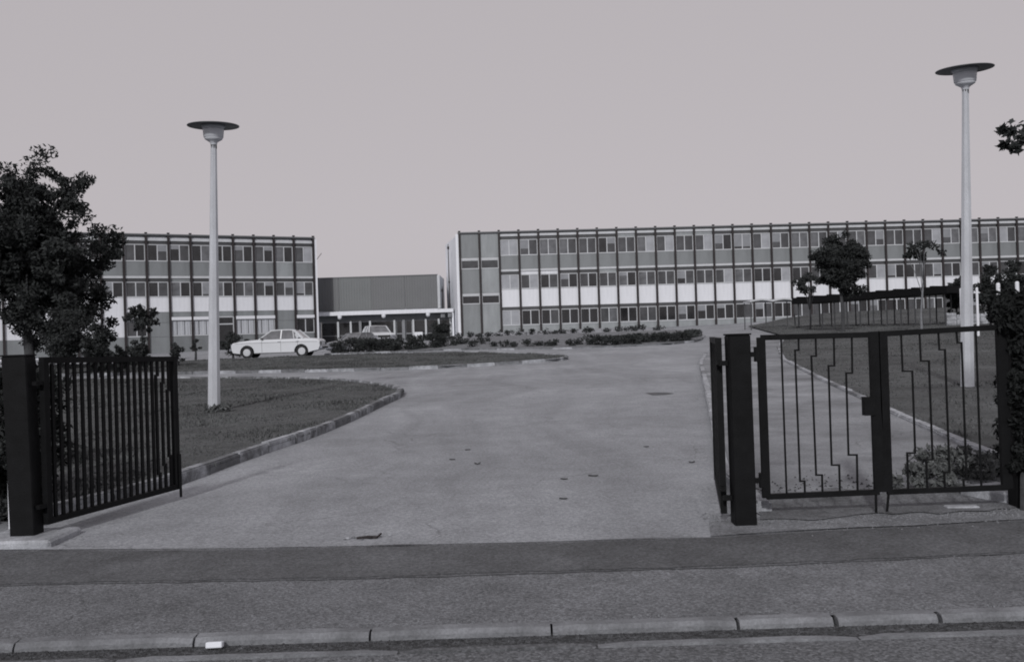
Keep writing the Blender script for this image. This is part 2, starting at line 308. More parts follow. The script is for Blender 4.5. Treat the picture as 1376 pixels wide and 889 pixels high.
# ------------------------------------------------------------------ kerbs, stone by stone
def kerb(poly, wd=.13, top=.115, L=1.0, side=1, mats=('kerb', 'kerb_light', 'kerb_dark'), wts=(5, 3, 2), base=-.1, flat=None):
    root = empty('kerb', (poly[0][0], poly[0][1], 0), kind='structure'); ox, oy = poly[0]
    seg = [math.dist(a, b) for a, b in zip(poly, poly[1:])]; tot = sum(seg)
    def P(s):
        for (a, b), l in zip(zip(poly, poly[1:]), seg):
            if s <= l or (b is poly[-1] or b == poly[-1]): return (a[0]+(b[0]-a[0])*s/l, a[1]+(b[1]-a[1])*s/l)
            s -= l
    s = 0
    while s < tot-.3:
        e = min(tot, s + L*random.uniform(.96, 1.04)); a = P(s+.008); b = P(e-.008)
        d = Vector((b[0]-a[0], b[1]-a[1])); nrm = Vector((-d.y, d.x)).normalized()*side
        j = random.uniform(-.008, .008); jz = random.uniform(-.009, .009)
        mb = MB(); q = []
        for p in (a, b):
            for o_ in (0, wd): q.append((p[0]+nrm.x*(o_+j), p[1]+nrm.y*(o_+j), H(*p)))
        for dz in (base, top+jz): mb.v += [(x-ox, y-oy, z+dz) for x, y, z in q]
        mb.f = [(0,1,3,2),(4,6,7,5),(0,2,6,4),(1,5,7,3),(0,4,5,1),(2,3,7,6)]
        me = mb.mesh('kerbstone', M[random.choices(mats, wts)[0]])
        bm = bmesh.new(); bm.from_mesh(me); bmesh.ops.recalc_face_normals(bm, faces=bm.faces[:])
        bmesh.ops.bevel(bm, geom=[x for x in bm.edges if min(v.co.z for v in x.verts) > 0 and abs(x.verts[0].co.z - x.verts[1].co.z) < .06], offset=.018, segments=2, affect='EDGES')
        bm.to_mesh(me); bm.free()
        link('kerbstone', me, root); s = e
    return root
kerb(LAWNA[:-1], side=1, mats=('kerb_stained', 'kerb_light', 'kerb_dark'), wts=(6, 3, 2), top=.14, wd=.14); kerb(LAWNB[:12], side=1, wts=(3, 4, 4)); kerb(PATHL, side=-1, mats=('kerb_light', 'kerb'), wts=(4, 1), top=.10)
kerb(PATHR[:7], side=-1, wts=(2, 6, 0), top=.13); kerb([BED[0], BED[1], BED[2], BED[3], BED[4], BED[5]], side=1, top=.1, wd=.1)
# street kerb
root = empty('kerb', (0, 5.3, 0), kind='structure')
bnd = [-9.6, -8.6, -7.6, -6.6, -5.6, -4.62, -3.65, -2.68, -1.73, -.8, .16, 1.14, 1.66, 2.21, 3.15, 4.1, 5.1, 6.1, 7.1, 8.1, 9.1]
bnd = [-9.6 - i for i in range(20, 0, -1)] + bnd + [9.1 + i for i in range(1, 20)]
for a, b in zip(bnd, bnd[1:]):
    g = .006 if a < 1 else .013
    mb = MB(); nn = 7; prev = None
    for i in range(nn+1):
        x = a+g + (b-a-2*g)*i/nn
        e = .010*random.random(); c_ = .007 if i in (0, nn) else 0
        for (y, z) in ((5.255-5.3, 0), (5.255-5.3+e*.6, .105-c_-e*.5), (5.275-5.3+e*.6, .127-c_), (5.352-5.3, .127-c_/2), (5.352-5.3, 0)): mb.v.append((x, y, z+random.uniform(-.002, .002)))
        if i:
            n0 = (i-1)*5
            for k in range(4): mb.f.append((n0+k, n0+5+k, n0+6+k, n0+1+k))
    mb.f += [(4, 3, 2, 1, 0), tuple(nn*5+k for k in range(5))]
    me = mb.mesh('kerbstone', M['kerb'], False); link('kerbstone', me, root)
# concrete edging in the gutter, length by length
root = empty('gutter_edging', (0, 5.045, 0), kind='structure')
x = -20
while x < 20:
    l = random.uniform(.7, 1.5); mb = MB(); nn = 8
    if random.random() > .07:
        for i in range(nn+1):
            xx = x + l*i/nn - .012*(i == nn); o_ = random.uniform(-.012, .012); hh = ROADZ+.010 - (.012 if i in (0, nn) else 0)
            mb.v += [(xx, -.036+o_, 0), (xx, -.032+o_, hh), (xx, .02+o_*.7, hh), (xx, .026+o_, 0)]
            if i:
                n0 = (i-1)*4
                for k in range(3): mb.f.append((n0+k, n0+4+k, n0+5+k, n0+1+k))
        mb.f += [(3, 2, 1, 0), tuple(nn*4+k for k in range(4))]
        link('edging_stone', mb.mesh('edging_stone', M['strip_edge' if random.random() < .4 else 'kerb']), root)
    x += l
# grit lying in the gutter and on the pavement
def pebbles(name, fn, n, s0, s1, mt, label=None, cat=None):
    v = np.zeros((n*4, 3)); f = []
    for i in range(n):
        x, y, z = fn(); s = random.uniform(s0, s1); a = random.random()*6.28
        for k in range(3): v[i*4+k] = (x+s*math.cos(a+k*2.09)*random.uniform(.6, 1.2), y+s*math.sin(a+k*2.09)*random.uniform(.6, 1.2), z)
        v[i*4+3] = (x, y, z+s*random.uniform(.5, 1)); b = i*4
        f += [(b, b+1, b+3), (b+1, b+2, b+3), (b+2, b, b+3)]
    me = bpy.data.meshes.new(name); me.from_pydata(v.tolist(), [], f); me.materials.append(mt)
    return link(name, me, kind='stuff', label=label, category=None) if False else tag(link(name, me), label, cat, None, 'stuff')
pebbles('gutter_grit', lambda: (random.uniform(-4, 4), random.choice([random.gauss(5.2, .03), random.uniform(5.08, 5.25)]), ROADZ-.006), 7000, .003, .010, M['grit'], 'dark loose grit lying in the gutter below the street kerb', 'grit')

pebbles('loose_chippings', lambda: (lambda x, y: (x, y, H(x, y)+.001))(random.uniform(-5, 5), random.choice([random.uniform(5.37, 6.6), random.uniform(7.3, 7.6), random.uniform(5.36, 5.45)])), 2600, .003, .009, M['kerb'], 'pale loose chippings scattered over the gritty pavement', 'chippings')
pebbles('loose_chippings', lambda: (lambda x, y: (x, y, H(x, y)+.008))(random.uniform(1.5, 4.6), random.gauss(8.0, .2)), 1800, .004, .014, M['kerb'], 'loose stones on the rough ground under the small gate', 'stones')
pebbles('leaf_litter', lambda: (lambda x, y: (x, y, H(x, y)+.1*sm((y-8.2)/2.2)))(random.uniform(2.2, 4.8), random.gauss(9.0, .35)), 700, .008, .02, M['dryleaf'], 'dry leaf litter behind the bottom rail of the small gate', 'leaf litter')

# ------------------------------------------------------------------ grass blades
def inside(poly, x, y):
    c = False; n = len(poly); j = n-1
    for i in range(n):
        xi, yi = poly[i]; xj, yj = poly[j]
        if (yi > y) != (yj > y) and x < (xj-xi)*(y-yi)/(yj-yi)+xi: c = not c
        j = i
    return c
def grass(poly, box, n, h, label, near=0):
    v = []; f = []; i = 0; tries = 0
    while i < n and tries < n*6:
        tries += 1
        y = box[1] + (box[3]-box[1])*random.random()**1.5; x = random.uniform(box[0], box[2])
        if not inside(poly, x, y): continue
        sc_ = 1 + y/45; hh = h*random.uniform(.5, 1.3)*(.8+.5*math.sin(x*1.7+math.sin(y*1.3)*2)); a = random.random()*3.14; wd = .012*sc_*random.uniform(.7, 1.5)
        z = H(x, y)+.08; b = len(v)
        dx, dy = math.cos(a)*wd, math.sin(a)*wd; lx, ly = random.uniform(-.5, .5)*hh, random.uniform(-.5, .5)*hh
        v += [(x-dx, y-dy, z), (x+dx, y+dy, z), (x+lx, y+ly, z+max(.015, hh))]; f.append((b, b+1, b+2)); i += 1
    me = bpy.data.meshes.new('grass'); me.from_pydata(v, [], f); me.materials.append(M['grass'])
    tag(link('grass', me), label, 'grass', None, 'stuff')
grass(LAWNA + [(-70, 55), (-70, 8.9)], (-24, 8.9, -2.5, 36), 110000, .045, 'short dark grass of the lawn round the left lamp post')
grass(LAWNB + [(-70, 68), (-70, 58)], (-30, 34, 2.2, 52), 45000, .05, 'short grass on the narrow lawn in front of the parked white car')
grass(LAWNC, (4.9, 8.7, 40, 80), 110000, .045, 'short grass of the rising lawn round the right lamp post')

# ------------------------------------------------------------------ foliage
def leaves(name, clumps, per, size, mt, parent=None, flat=.0, **k):
    """clumps: list of (x, y, z, r). many small leaf-shaped faces scattered in each clump"""
    C = np.array(clumps); n = len(C)*per
    idx = np.repeat(np.arange(len(C)), per)
    d = rng.normal(size=(n, 3)); d /= np.linalg.norm(d, axis=1)[:, None]
    rr = rng.random(n)**.45
    p = C[idx, :3] + d*(C[idx, 3]*rr)[:, None]*np.array([1, 1, .75])
    s = size*rng.uniform(.6, 1.4, n)
    a = rng.normal(size=(n, 3)); a /= np.linalg.norm(a, axis=1)[:, None]
    b = np.cross(a, rng.normal(size=(n, 3))); b /= np.linalg.norm(b, axis=1)[:, None]
    c = np.cross(a, b)
    V = np.stack([p - a*s[:, None], p + b*(s*.45)[:, None] + c*(s*.12)[:, None], p + a*s[:, None], p - b*(s*.45)[:, None] + c*(s*.12)[:, None]], 1).reshape(-1, 3)
    me = bpy.data.meshes.new(name); me.vertices.add(len(V)); me.vertices.foreach_set('co', V.ravel())
    me.loops.add(n*4); me.loops.foreach_set('vertex_index', np.arange(n*4, dtype=np.int32))
    me.polygons.add(n); me.polygons.foreach_set('loop_start', np.arange(0, n*4, 4, dtype=np.int32)); me.polygons.foreach_set('loop_total', np.full(n, 4, dtype=np.int32))
    me.update(); me.validate(); me.materials.append(mt)
    return link(name, me, parent, **k)
def blob(cx, cy, cz, rx, ry, rz, n, r0, r1, hollow=.5, lump=.10):
    o = []; ph = random.random()*6
    for _ in range(n):
        d = Vector((random.gauss(0, 1), random.gauss(0, 1), random.gauss(0, 1))).normalized()
        t = (hollow + (1-hollow)*random.random())*(1 + lump*math.sin(3*math.atan2(d.y, d.x)+ph)*math.cos(2*d.z+ph) + random.uniform(-lump, lump)*.6)
        r = random.uniform(r0, r1); o.append((cx+d.x*rx*t, cy+d.y*ry*t, cz+d.z*rz*t, r))
    return o
def tree(name, x, y, zc, rx, rz, nclump, per, lsize, label, cat='tree', trunk_r=.12, bark='bark', leaf='leaf', cr=(.3, .55), lean=(0, 0), group=None, hollow=.35, extra=None, nb=14, top=.4, lump=.04):
    z0 = H(x, y)-.05; root = empty(name, (x, y, z0), label=label, cat=cat, group=group)
    cz = zc - z0; cl = blob(lean[0], lean[1], cz, rx, rx, rz, nclump, cr[0], cr[1], hollow, lump)
    if extra: cl += [(a-x, b-y, c-z0, r) for a, b, c, r in extra]
    mb = MB(); tz = cz + rz*top
    pts = [(0, 0, -.1), (0, 0, .05)] + [(lean[0]*t + random.uniform(-.06, .06)*rx, lean[1]*t, .05+(tz-.05)*t) for t in (.25, .5, .75, 1)]
    mb.tube(pts, [trunk_r*1.5, trunk_r*1.2, trunk_r, trunk_r*.8, trunk_r*.5, trunk_r*.2], 10)
    link('trunk', mb.mesh('trunk', M[bark], True), root)
    for i in range(nb):
        c = random.choice(cl); t = random.uniform(.35, .85) if not extra or i > 3 else .6
        if extra and i < 4: c = cl[-1-i % len(extra)]
        s = Vector(pts[1]).lerp(Vector(pts[-1]), t); e = Vector(c[:3]); m_ = s.lerp(e, .5) + Vector((0, 0, .15*(e-s).length))
        mb = MB(); mb.tube([s, m_, e], [trunk_r*.45*(1-t*.5), trunk_r*.25, trunk_r*.08], 6); link('branch', mb.mesh('branch', M[bark], True), root)
    leaves('crown', cl, per, lsize, M[leaf], root)
    return root
def shrub(x, y, w_, h, n, per, ls, label, leaf='leaf2', group=None, name='shrub', stems=3, d_=None, z=None, cr=(.12, .25), up=0):
    z0 = (H(x, y)+.05) if z is None else z
    root = empty(name, (x, y, z0), label=label, cat='shrub', group=group)
    cl = [(random.gauss(0, .42)*w_/2, random.gauss(0, .42)*(d_ or w_)/2, up + (h-up)*random.random()**.8, random.uniform(*cr)*1) for _ in range(n)]
    cl = [(a, b, min(c, h-r*.5), r) for a, b, c, r in cl]
    mb = MB()
    for i in range(stems):
        c = random.choice(cl); mb.tube([(random.uniform(-.05, .05), 0, -.08), (c[0]*.4, c[1]*.4, c[2]*.5), c[:3]], [.02, .013, .006], 5)
    link('stem', mb.mesh('stem', M['bark']), root)
    leaves('foliage', cl, per, ls, M[leaf], root)
    return root

# ------------------------------------------------------------------ school wings
def boxm(name, mt, a, b, bevel=0): return MB().box(a, b).mesh(name, mt, False, bevel)
BW = 1.0   # unit bay meshes are built for real bay width later
def wing(name, p0, p1, bays, first, last, top, base, spec, label, depth=10, gable0=None):
    d = (Vector(p1)-Vector(p0)); bw = d.length/bays; ang = math.atan2(d.y, d.x)
    root = empty(name, (p0[0], p0[1], 0), ang, label=label, cat='building')
    dz = top-11.32
    fx0, fx1 = .09, bw-.09          # clear width between pilasters
    def pm(n, mt, z0, z1, y0=-.02, y1=.06, x0=fx0, x1=fx1, bev=0):      # local -y is towards the street
        return boxm(n, M[mt], (x0, y0, z0), (x1, y1, z1), bev)
    cache = {}
    def get(key, fn):
        if key not in cache: cache[key] = fn()
        return cache[key]
    def framem(z0, z1, mull=True):
        mb = MB(); t = .065
        mb.box((fx0, -.05, z0), (fx1, .05, z0+t+.02)); mb.box((fx0, -.03, z1-t), (fx1, .05, z1))
        mb.box((fx0, -.03, z0+t+.02), (fx0+t, .05, z1-t)); mb.box((fx1-t, -.03, z0+t+.02), (fx1, .05, z1-t))
        if mull: mb.box((bw/2-.04, -.03, z0+t+.02), (bw/2+.04, .05, z1-t))
        return mb.mesh('window', M['frame'])
    def window(n, z0, z1, kinds, curtain=False, mull=True):
        key = ('w', z0, z1, mull)
        wdw = link('window', get(key, lambda: framem(z0, z1, mull)), root, (n*bw, 0, 0))
        spans = ((fx0+.066, bw/2-.041), (bw/2+.041, fx1-.066)) if mull else ((fx0+.066, fx1-.066),)
        for i, (a, b) in enumerate(spans):
            k = kinds[i]
            link('pane', get(('p', z0, z1, a, k), lambda: boxm('pane', M[k], (a, .01, z0+.086), (b, .03, z1-.066))), wdw)
        if curtain:
            def cm():
                mb = MB(); a, b = fx0+.09, fx1-.1; N = 44; pr = None
                for i in range(N+1):
                    x = a+(b-a)*i/N; y = -.005 + .007*math.sin(i*1.9)+.004*math.sin(i*.83)
                    mb.v += [(x, y, z0+.1), (x, y, z1-.08)]
                    if i and not (10 < i < 13 or 29 < i < 32): mb.f.append((2*i-2, 2*i, 2*i+1, 2*i-1))
                return mb.mesh('curtain', M['curtain'])
            link('curtain', get(('c', z0), cm), wdw)
        if not curtain and mull and 'glass_blind' not in kinds:
            for i, (a, b) in enumerate(spans):
                if random.random() < .13:
                    f_ = random.choice((.25, .4, .6, .85)); link('blind', get(('b', z0, a, f_), lambda: boxm('blind', M['curtain_plain'], (a, -.012, z1-.066-(z1-z0-.15)*f_), (b, .006, z1-.066))), wdw)
    def part(nm, n, mt, z0, z1, y0=-.02, y1=.06):
        link(nm, get((nm, mt, z0, z1, y0), lambda: pm(nm, mt, z0+dz*(z0 > 11), z1+dz*(z0 > 11), y0, y1)), root, (n*bw, 0, 0))
    L0, L1 = first*bw, last*bw
    for n in range(first, last):
        s = spec(n)
        if s.get('solid'):
            part('spandrel_panel', n, s['solid'], 8.99, 11.2); part('lintel', n, 'frame', 8.80, 8.97, -.04)
            window(n, 7.96, 8.79, ['glass2'], mull=False)
            part('spandrel_panel', n, s['solid'], 5.78, 7.94); part('lintel', n, 'frame', 5.60, 5.76, -.04)
            window(n, 4.80, 5.59, ['glass1'], mull=False)
            part('spandrel_panel', n, s['solid'], base, 4.78)
            continue
        part('fascia_panel', n, 'spandrel_dark', 11.07, 11.2, .0)
        part('white_band', n, 'frame', 10.84, 11.05, -.06); part('shutter_box', n, s.get('box1', 'shutter'), 10.56, 10.82, .03, .08)
        window(n, 9.08, 10.54, s['g1'])
        part('spandrel_panel', n, s.get('sp', 'spandrel'), 7.88, 9.06)
        part('white_band', n, 'frame', 7.66, 7.86, -.06); part('shutter_box', n, s.get('box2', 'shutter'), 7.38, 7.64, .03, .08)
        window(n, 6.05, 7.36, s['g2'])
        g = s.get('ground', 'win')
        if g == 'white':
            part('white_panel', n, 'white', 2.72, 6.03); part('spandrel_panel', n, 'spandrel', base, 2.70)
        elif g == 'blank':
            part('white_panel', n, 'white', 4.80, 6.03)
            part('spandrel_panel', n, 'spandrel', 3.9, 4.78); part('spandrel_panel', n, 'spandrel', 2.7, 3.88); part('spandrel_panel', n, 'spandrel', base, 2.68)
        elif g in ('lintel', 'lintel_curtain'):
            part('white_panel', n, 'white', 4.80, 6.03); part('shutter_box', n, 'spandrel', 4.37, 4.78, .0)
            part('lintel', n, 'white', 4.08, 4.35, -.18); window(n, 2.72, 4.06, s['g3'], g == 'lintel_curtain'); part('spandrel_panel', n, 'spandrel_dark', base, 2.70)
        elif g == 'door':
            part('white_panel', n, 'white', 4.80, 6.03); part('shutter_box', n, 'spandrel', 4.37, 4.78, .0)
            fr = MB().box((fx0, -.03, base), (fx0+.08, .05, 4.35)).box((fx1-.08, -.03, base), (fx1, .05, 4.35)).box((fx0+.08, -.03, 4.25), (fx1-.08, .05, 4.35)).box((fx0+.08, -.03, 3.62), (fx1-.08, .05, 3.72)).mesh('door_frame', M['frame'])
            f_ = link('door', fr, root, (n*bw, 0, 0)); link('door_leaf', boxm('door_leaf', M['glass1'], (fx0+.08, .01, base), (fx1-.08, .04, 4.25)), f_)
        else:
            part('white_panel', n, s.get('wp', 'white'), 4.46, 6.03); part('shutter_box', n, 'shutter', 4.18, 4.44, .03, .08)
            window(n, 2.78, 4.16, s['g3']); part('spandrel_panel', n, 'spandrel_pale', base, 2.76)
    pil = MB().box((-.095, -.17, base-.4), (.095, -.15, top+.03)).box((-.03, -.15, base-.4), (.03, -.06, top+.01)).box((-.085, -.06, base-.4), (.085, .06, top+.01)).box((-.11, -.2, top+.03), (.11, -.06, top+.12)).mesh('pilaster', M['dark'])
    for n in range(first, last+1): link('pilaster', pil, root, (n*bw, 0, 0))
    link('roof_edge', boxm('roof_edge', M['cap'], (L0-.15, -.2, top-.115), (L1+.15, .3, top)), root)
    # body: trapezoid in plan, white end wall
    gx = gable0 if gable0 else (0, 0)
    mb = MB(); A = [(L0-.05, .1), (L1+.3, .1), (L1+.3, depth), (L0-.05+gx[0], depth+gx[1])]
    mb.v = [(x, y, base-.6) for x, y in A] + [(x, y, top-.12) for x, y in A]
    mb.f = [(3,2,1,0),(4,5,6,7),(0,1,5,4),(1,2,6,5),(2,3,7,6),(3,0,4,7)]
    link('wall', mb.mesh('wall', M['gable']), root)
    link('corner_post', boxm('corner_post', M['gable'], (L1+.1, -.1, base-.6), (L1+.32, .098, top-.13)), root)
    if gable0: link('corner_post', boxm('corner_post', M['gable'], (L0-.34, -.05, base-.6), (L0-.1, .098, top-.13)), root)
    return root, bw, ang
def rg(ws): return [random.choices(['glass1', 'glass2', 'glass3', 'glass_blind'], ws)[0] for _ in (0, 1)]
def spec_right(n):
    if n in (0, 1): return {'solid': 'spandrel_pale' if n else 'spandrel'}
    s = {'g1': rg((1.5, 7, 2.6, .3)), 'g2': rg((4, 5, 1.4, .25)), 'g3': rg((8, 2, .4, .1))}
    if n == 2: s['g1'] = s['g2'] = s['g3'] = ['glass_blind', 'glass_blind']
    if n in (3, 4, 7): s['box2'] = 'white' if n < 7 else 'spandrel_pale'
    if n in (8, 11, 12): s['box1'] = 'spandrel_pale'
    if n in (9, 12, 15): s['g1'][1] = 'glass_blind'
    if n == 7: s['g3'][1] = 'glass3'
    if n == 6: s['sp'] = 'spandrel'
    return s
def spec_left(n):
    s = {'g1': rg((6, 3, .5, .1)), 'g2': rg((5, 3, 1, .3)), 'g3': rg((8, 2, 0, 0))}
    if n == 3: s['g1'][1] = 'glass3'
    if n == 2: s['box2'] = 'spandrel'
    if n == 7: s['sp'] = 'spandrel_pale'
    if n == 8: s['g1'] = ['glass2', 'glass_blind']
    s['ground'] = {0: 'lintel', 1: 'blank', 2: 'lintel_curtain', 3: 'lintel_curtain', 4: 'door', 5: 'lintel_curtain', 6: 'lintel_curtain', 7: 'blank', 8: 'lintel'}.get(n, 'white')
    return s
a = at(617, 313, 89.7); b = at(1364.9, 291, 92.4)
RW, rbw, rang = wing('school_building', (a.x, a.y), (b.x, b.y), 29, 0, 36, 11.3, 1.5, spec_right,
    'long three-storey school wing on the right, thin dark pilasters, rows of windows and white panels', 10, gable0=(-1.35, 0))
a2 = at(164.8, 313, 83.2); b2 = at(420, 320, 91)
LW, lbw, lang = wing('school_building', (a2.x, a2.y), (b2.x, b2.y), 9, -9, 9, 11.42, 1.3, spec_left,
    'shorter three-storey school wing on the left, partly behind the big dark tree', 10)
# small roof aerial beside the left wing
t = at(423, 352, 92); root = empty('aerial', (t.x, t.y, 4.8), label='small forked aerial rising beside the right end of the left wing', cat='aerial')
mb = MB(); hz = t.z-4.8
link('mast', MB().bar((0, 0, 0), (0, 0, hz), .02).mesh('mast', M['dark']), root)
link('fork', MB().bar((0, 0, hz), (.65, 0, hz+.8), .02).bar((0, 0, hz-.2), (.15, 0, hz+.75), .018).mesh('fork', M['dark']), root)

# ------------------------------------------------------------------ entrance hall between the wings
HY = 95.0
hl = at(427, 440, HY); hr = at(609, 440, HY)
hall = empty('entrance_hall', (hl.x, HY, 0), label='low entrance hall between the two wings, grey clad upper box over glazed doors', cat='building')
HW = hr.x-hl.x
def X(px, py=400, Y=HY): return at(px, py, Y).x-hl.x
ux1 = X(588, 390)
js = [.05, X(456.7), X(500), X(545), ux1]
for i, (xa, xb) in enumerate(zip(js, js[1:])):
    mb = MB(); n = max(3, int((xb-xa-.03)/.24)); w_ = (xb-xa-.03)/n       # ribbed sheet: shallow folds
    for k in range(n):
        x0 = xa+.015+k*w_; mb.box((x0, -.30, 4.75), (x0+w_*.62, -.2, 7.86)); mb.box((x0+w_*.62+.0005, -.27, 4.75), (x0+w_-.0005, -.2, 7.86))
    link('cladding_panel', mb.mesh('cladding_panel', M['clad2' if i == 1 else 'clad1']), hall)
link('roof_trim', boxm('roof_trim', M['cap'], (0, -.34, 7.865), (ux1+.05, .1, 7.95)), hall)
link('corner_trim', boxm('corner_trim', M['frame'], (ux1+.005, -.33, 4.7), (ux1+.25, 6, 7.86)), hall)
link('wall', boxm('wall', M['gable'], (0, -.18, 4.6), (ux1, 8, 7.86)), hall)
link('fascia', boxm('fascia', M['white'], (-.2, -1.3, 4.28), (HW+.15, -1.2, 4.62)), hall)
link('canopy_roof', boxm('canopy_roof', M['spandrel_dark'], (-.2, -1.198, 4.36), (HW+.15, .3, 4.58)), hall)
link('soffit', boxm('soffit', M['spandrel_dark'], (-.2, -1.19, 4.25), (HW+.1, .3, 4.355)), hall)
link('back_wall', boxm('back_wall', M['shutter'], (0, 3, 1.0), (HW, 3.2, 4.25)), hall)
link('side_wall', boxm('side_wall', M['gable'], (HW-.02, -1.2, 1.0), (HW+.15, 3, 4.24)), hall)
xm = [X(p, 440) for p in (430.4, 455, 472, 484.7, 497.9, 530.6, 543, 555.9, 572.7, 590, 606)]
zt, zb = 3.72, 1.4
for i, x in enumerate(xm):
    m_ = 'doorgrey' if i in (3, 6) else 'frame'; wd = .12 if m_ == 'doorgrey' else .09
    link('mullion', boxm('mullion', M[m_], (x-wd, -.3, zb), (x+wd, .06, zt)), hall)
for i, (xa, xb) in enumerate(zip(xm, xm[1:])):
    link('transom', boxm('transom', M['doorgrey'], (xa+.125, -.05, zt-.12), (xb-.125, .04, zt)), hall)
    if i in (5, 6):
        d_ = link('door', MB().box((xa+.13, -.04, 1.5), (xa+.2, .03, zt-.125)).box((xb-.2, -.04, 1.5), (xb-.13, .03, zt-.125)).box((xa+.2, -.04, 2.35), (xb-.2, .03, 2.47)).mesh('door', M['doorgrey']), hall)
        link('pane', boxm('pane', M['glass1'], (xa+.2, 0, 1.5), (xb-.2, .02, zt-.125)), d_)
    else:
        link('pane', boxm('pane', M['glass1'], (xa+.125, 0, 1.5), (xb-.125, .02, zt-.125)), hall)
        link('transom', boxm('transom', M['doorgrey'], (xa+.125, -.03, 2.35), (xb-.125, -.002, 2.42)), hall)
link('upper_fascia', boxm('upper_fascia', M['spandrel_dark'], (.02, -.02, zt+.004), (HW-.03, .08, 4.248)), hall)
for px in (457, 498.5+17.5, 575.5):
    p = at(px, 424, HY-1.1)
    l_ = link('ceiling_lamp', MB()._lathe([(.02, .16), (.19, .15), (.2, 0), (.17, -.13), (.05, -.2)], 14, (0, 0, 0)).mesh('ceiling_lamp', M['white'], True), hall, (p.x-hl.x, -1.36, 4.1))
for xa, xb, h_ in ((520, 530.5, .75), (557, 568, .95)):
    p = at(xa, 450, HY-1.6); q = at(xb, 450, HY-1.6)
    link('low_wall', boxm('low_wall', M['white'], (p.x-hl.x, -1.7, 1.2), (q.x-hl.x, -1.5, 1.55+h_)), hall)
for px, pt, Y, lb in ((602, 328, 93.9, 'taller thin mast standing above the entrance hall roof by the white gable'), (594, 385, 94.2, 'short thin mast just left of the tall mast above the hall roof')):
    p = at(px, pt, Y); root = empty('mast', (p.x, Y, 4.2), label=lb, cat='mast')
    hh = p.z-4.2; link('pole', MB().tube([(0, 0, 0), (0, 0, hh)], [.06, .035], 8).mesh('pole', M['dark']), root)
    link('collar', MB()._lathe([(.03, -.15), (.1, -.12), (.1, .12), (.03, .15)], 8, (0, 0, hh-.35)).mesh('collar', M['dark']), root)
    if hh > 4: link('collar', MB()._lathe([(.03, -.1), (.08, -.08), (.08, .08), (.03, .1)], 8, (0, 0, hh*.45)).mesh('collar', M['dark']), root)
    link('base_block', boxm('base_block', M['kerb'], (-.2, -.2, -.4), (.2, .2, .0)), root)

# ------------------------------------------------------------------ lamp posts
def lamp(x, y, z0, h, tilt, label, rz=0, lean=1.6):
    root = empty('lamp_post', (x, y, z0), rz, label=label, cat='street lamp', group='concrete lamp posts with flat disc hoods')
    hp = h-.42; root.rotation_euler = (0, R(lean), 0)
    mb = MB(); ns = 24; prof = [(.14, -.15), (.13, .0), (.122, .8), (.098, hp*.5), (.072, hp*.85), (.062, hp)]
    mb._lathe(prof, 8); link('post', mb.mesh('post', M['concrete']), root)
    hd = link('lantern', MB()._lathe([(.05, -.03), (.065, .0), (.075, .04), (.13, .075), (.172, .1), (.18, .12), (.19, .2), (.205, .32), (.24, .375)], 32).mesh('lantern', M['lampcan'], True), root, (0, 0, hp), (tilt[0], tilt[1], 0))
    link('collar', MB()._lathe([(.055, -.1), (.062, -.08), (.062, .02), (.07, .06), (.06, .07)], 16).mesh('collar', M['shutter'], True), hd)
    link('opal_band', MB()._lathe([(.186, .135), (.194, .14), (.212, .30), (.209, .315)], 32).mesh('opal_band', M['lampglass'], True), hd)
    link('disc_hood', MB()._lathe([(.2, .376), (.3, .385), (.51, .367), (.515, .374), (.51, .382), (.3, .41), (.22, .425), (.1, .44), (.0, .443)], 48).mesh('disc_hood', M['lampmetal'], True), hd)
    return root
lamp(-6.09, 20.2, .33, 5.86, (R(2), R(-.8), 0), 'tall concrete lamp post with disc hood on the left lawn')
lamp(8.52, 18.72, .44, 6.04, (R(3), R(-3.2), 0), 'taller looking concrete lamp post with tilted disc hood behind the small gate on the right')
for i in range(9):      # long grass left at the foot of the left post
    pass
shrub(-6.0, 20.05, .55, .17, 14, 26, .05, 'tuft of long grass and weeds at the foot of the left lamp post', 'grass', name='weed_tuft', cr=(.05, .1))

# ------------------------------------------------------------------ gates
GYP = 8.1
def gp(px, py, Y=GYP): return at(px, py, Y)
def rbar(p, q, hw, dp, mt='black', name='bar', parent=None, org=Vector()):
    """flat bar between two points, half width hw in the wall plane, half depth dp"""
    p = Vector(p)-org; q = Vector(q)-org; d = (q-p).normalized(); n = Vector((0, 1, 0)); s = d.cross(n).normalized()
    mb = MB(); 
    for c in (p, q):
        for a_, b_ in ((-1, -1), (1, -1), (1, 1), (-1, 1)): mb.v.append(tuple(c + s*a_*hw + n*b_*dp))
    mb.f = [(0,1,2,3),(7,6,5,4)] + [(i, 4+i, 4+(i+1) % 4, (i+1) % 4) for i in range(4)]
    me = mb.mesh(name, M[mt]); bm = bmesh.new(); bm.from_mesh(me); bmesh.ops.recalc_face_normals(bm, faces=bm.faces[:]); bm.to_mesh(me); bm.free()
    return link(name, me, parent)
def polybar(pts, hw, parent, org, name='bar'):
    mb = MB(); n = Vector((0, 1, 0))
    P = [Vector(p)-org for p in pts]
    for i in range(len(P)-1):
        p, q = P[i], P[i+1]; d = (q-p).normalized(); s = d.cross(n).normalized()
        p = p - d*hw*(i > 0); q = q + d*hw*(i < len(P)-2); b0 = len(mb.v); e = .0004*i
        for c in (p, q):
            for a_, b_ in ((-1, -1), (1, -1), (1, 1), (-1, 1)): mb.v.append(tuple(c + s*a_*hw + n*b_*(hw+e)))
        mb.f += [(b0,b0+1,b0+2,b0+3),(b0+7,b0+6,b0+5,b0+4)] + [(b0+k, b0+4+k, b0+4+(k+1) % 4, b0+(k+1) % 4) for k in range(4)]
    me = mb.mesh(name, M['black']); bm = bmesh.new(); bm.from_mesh(me); bmesh.ops.recalc_face_normals(bm, faces=bm.faces[:]); bm.to_mesh(me); bm.free()
    return link(name, me, parent)
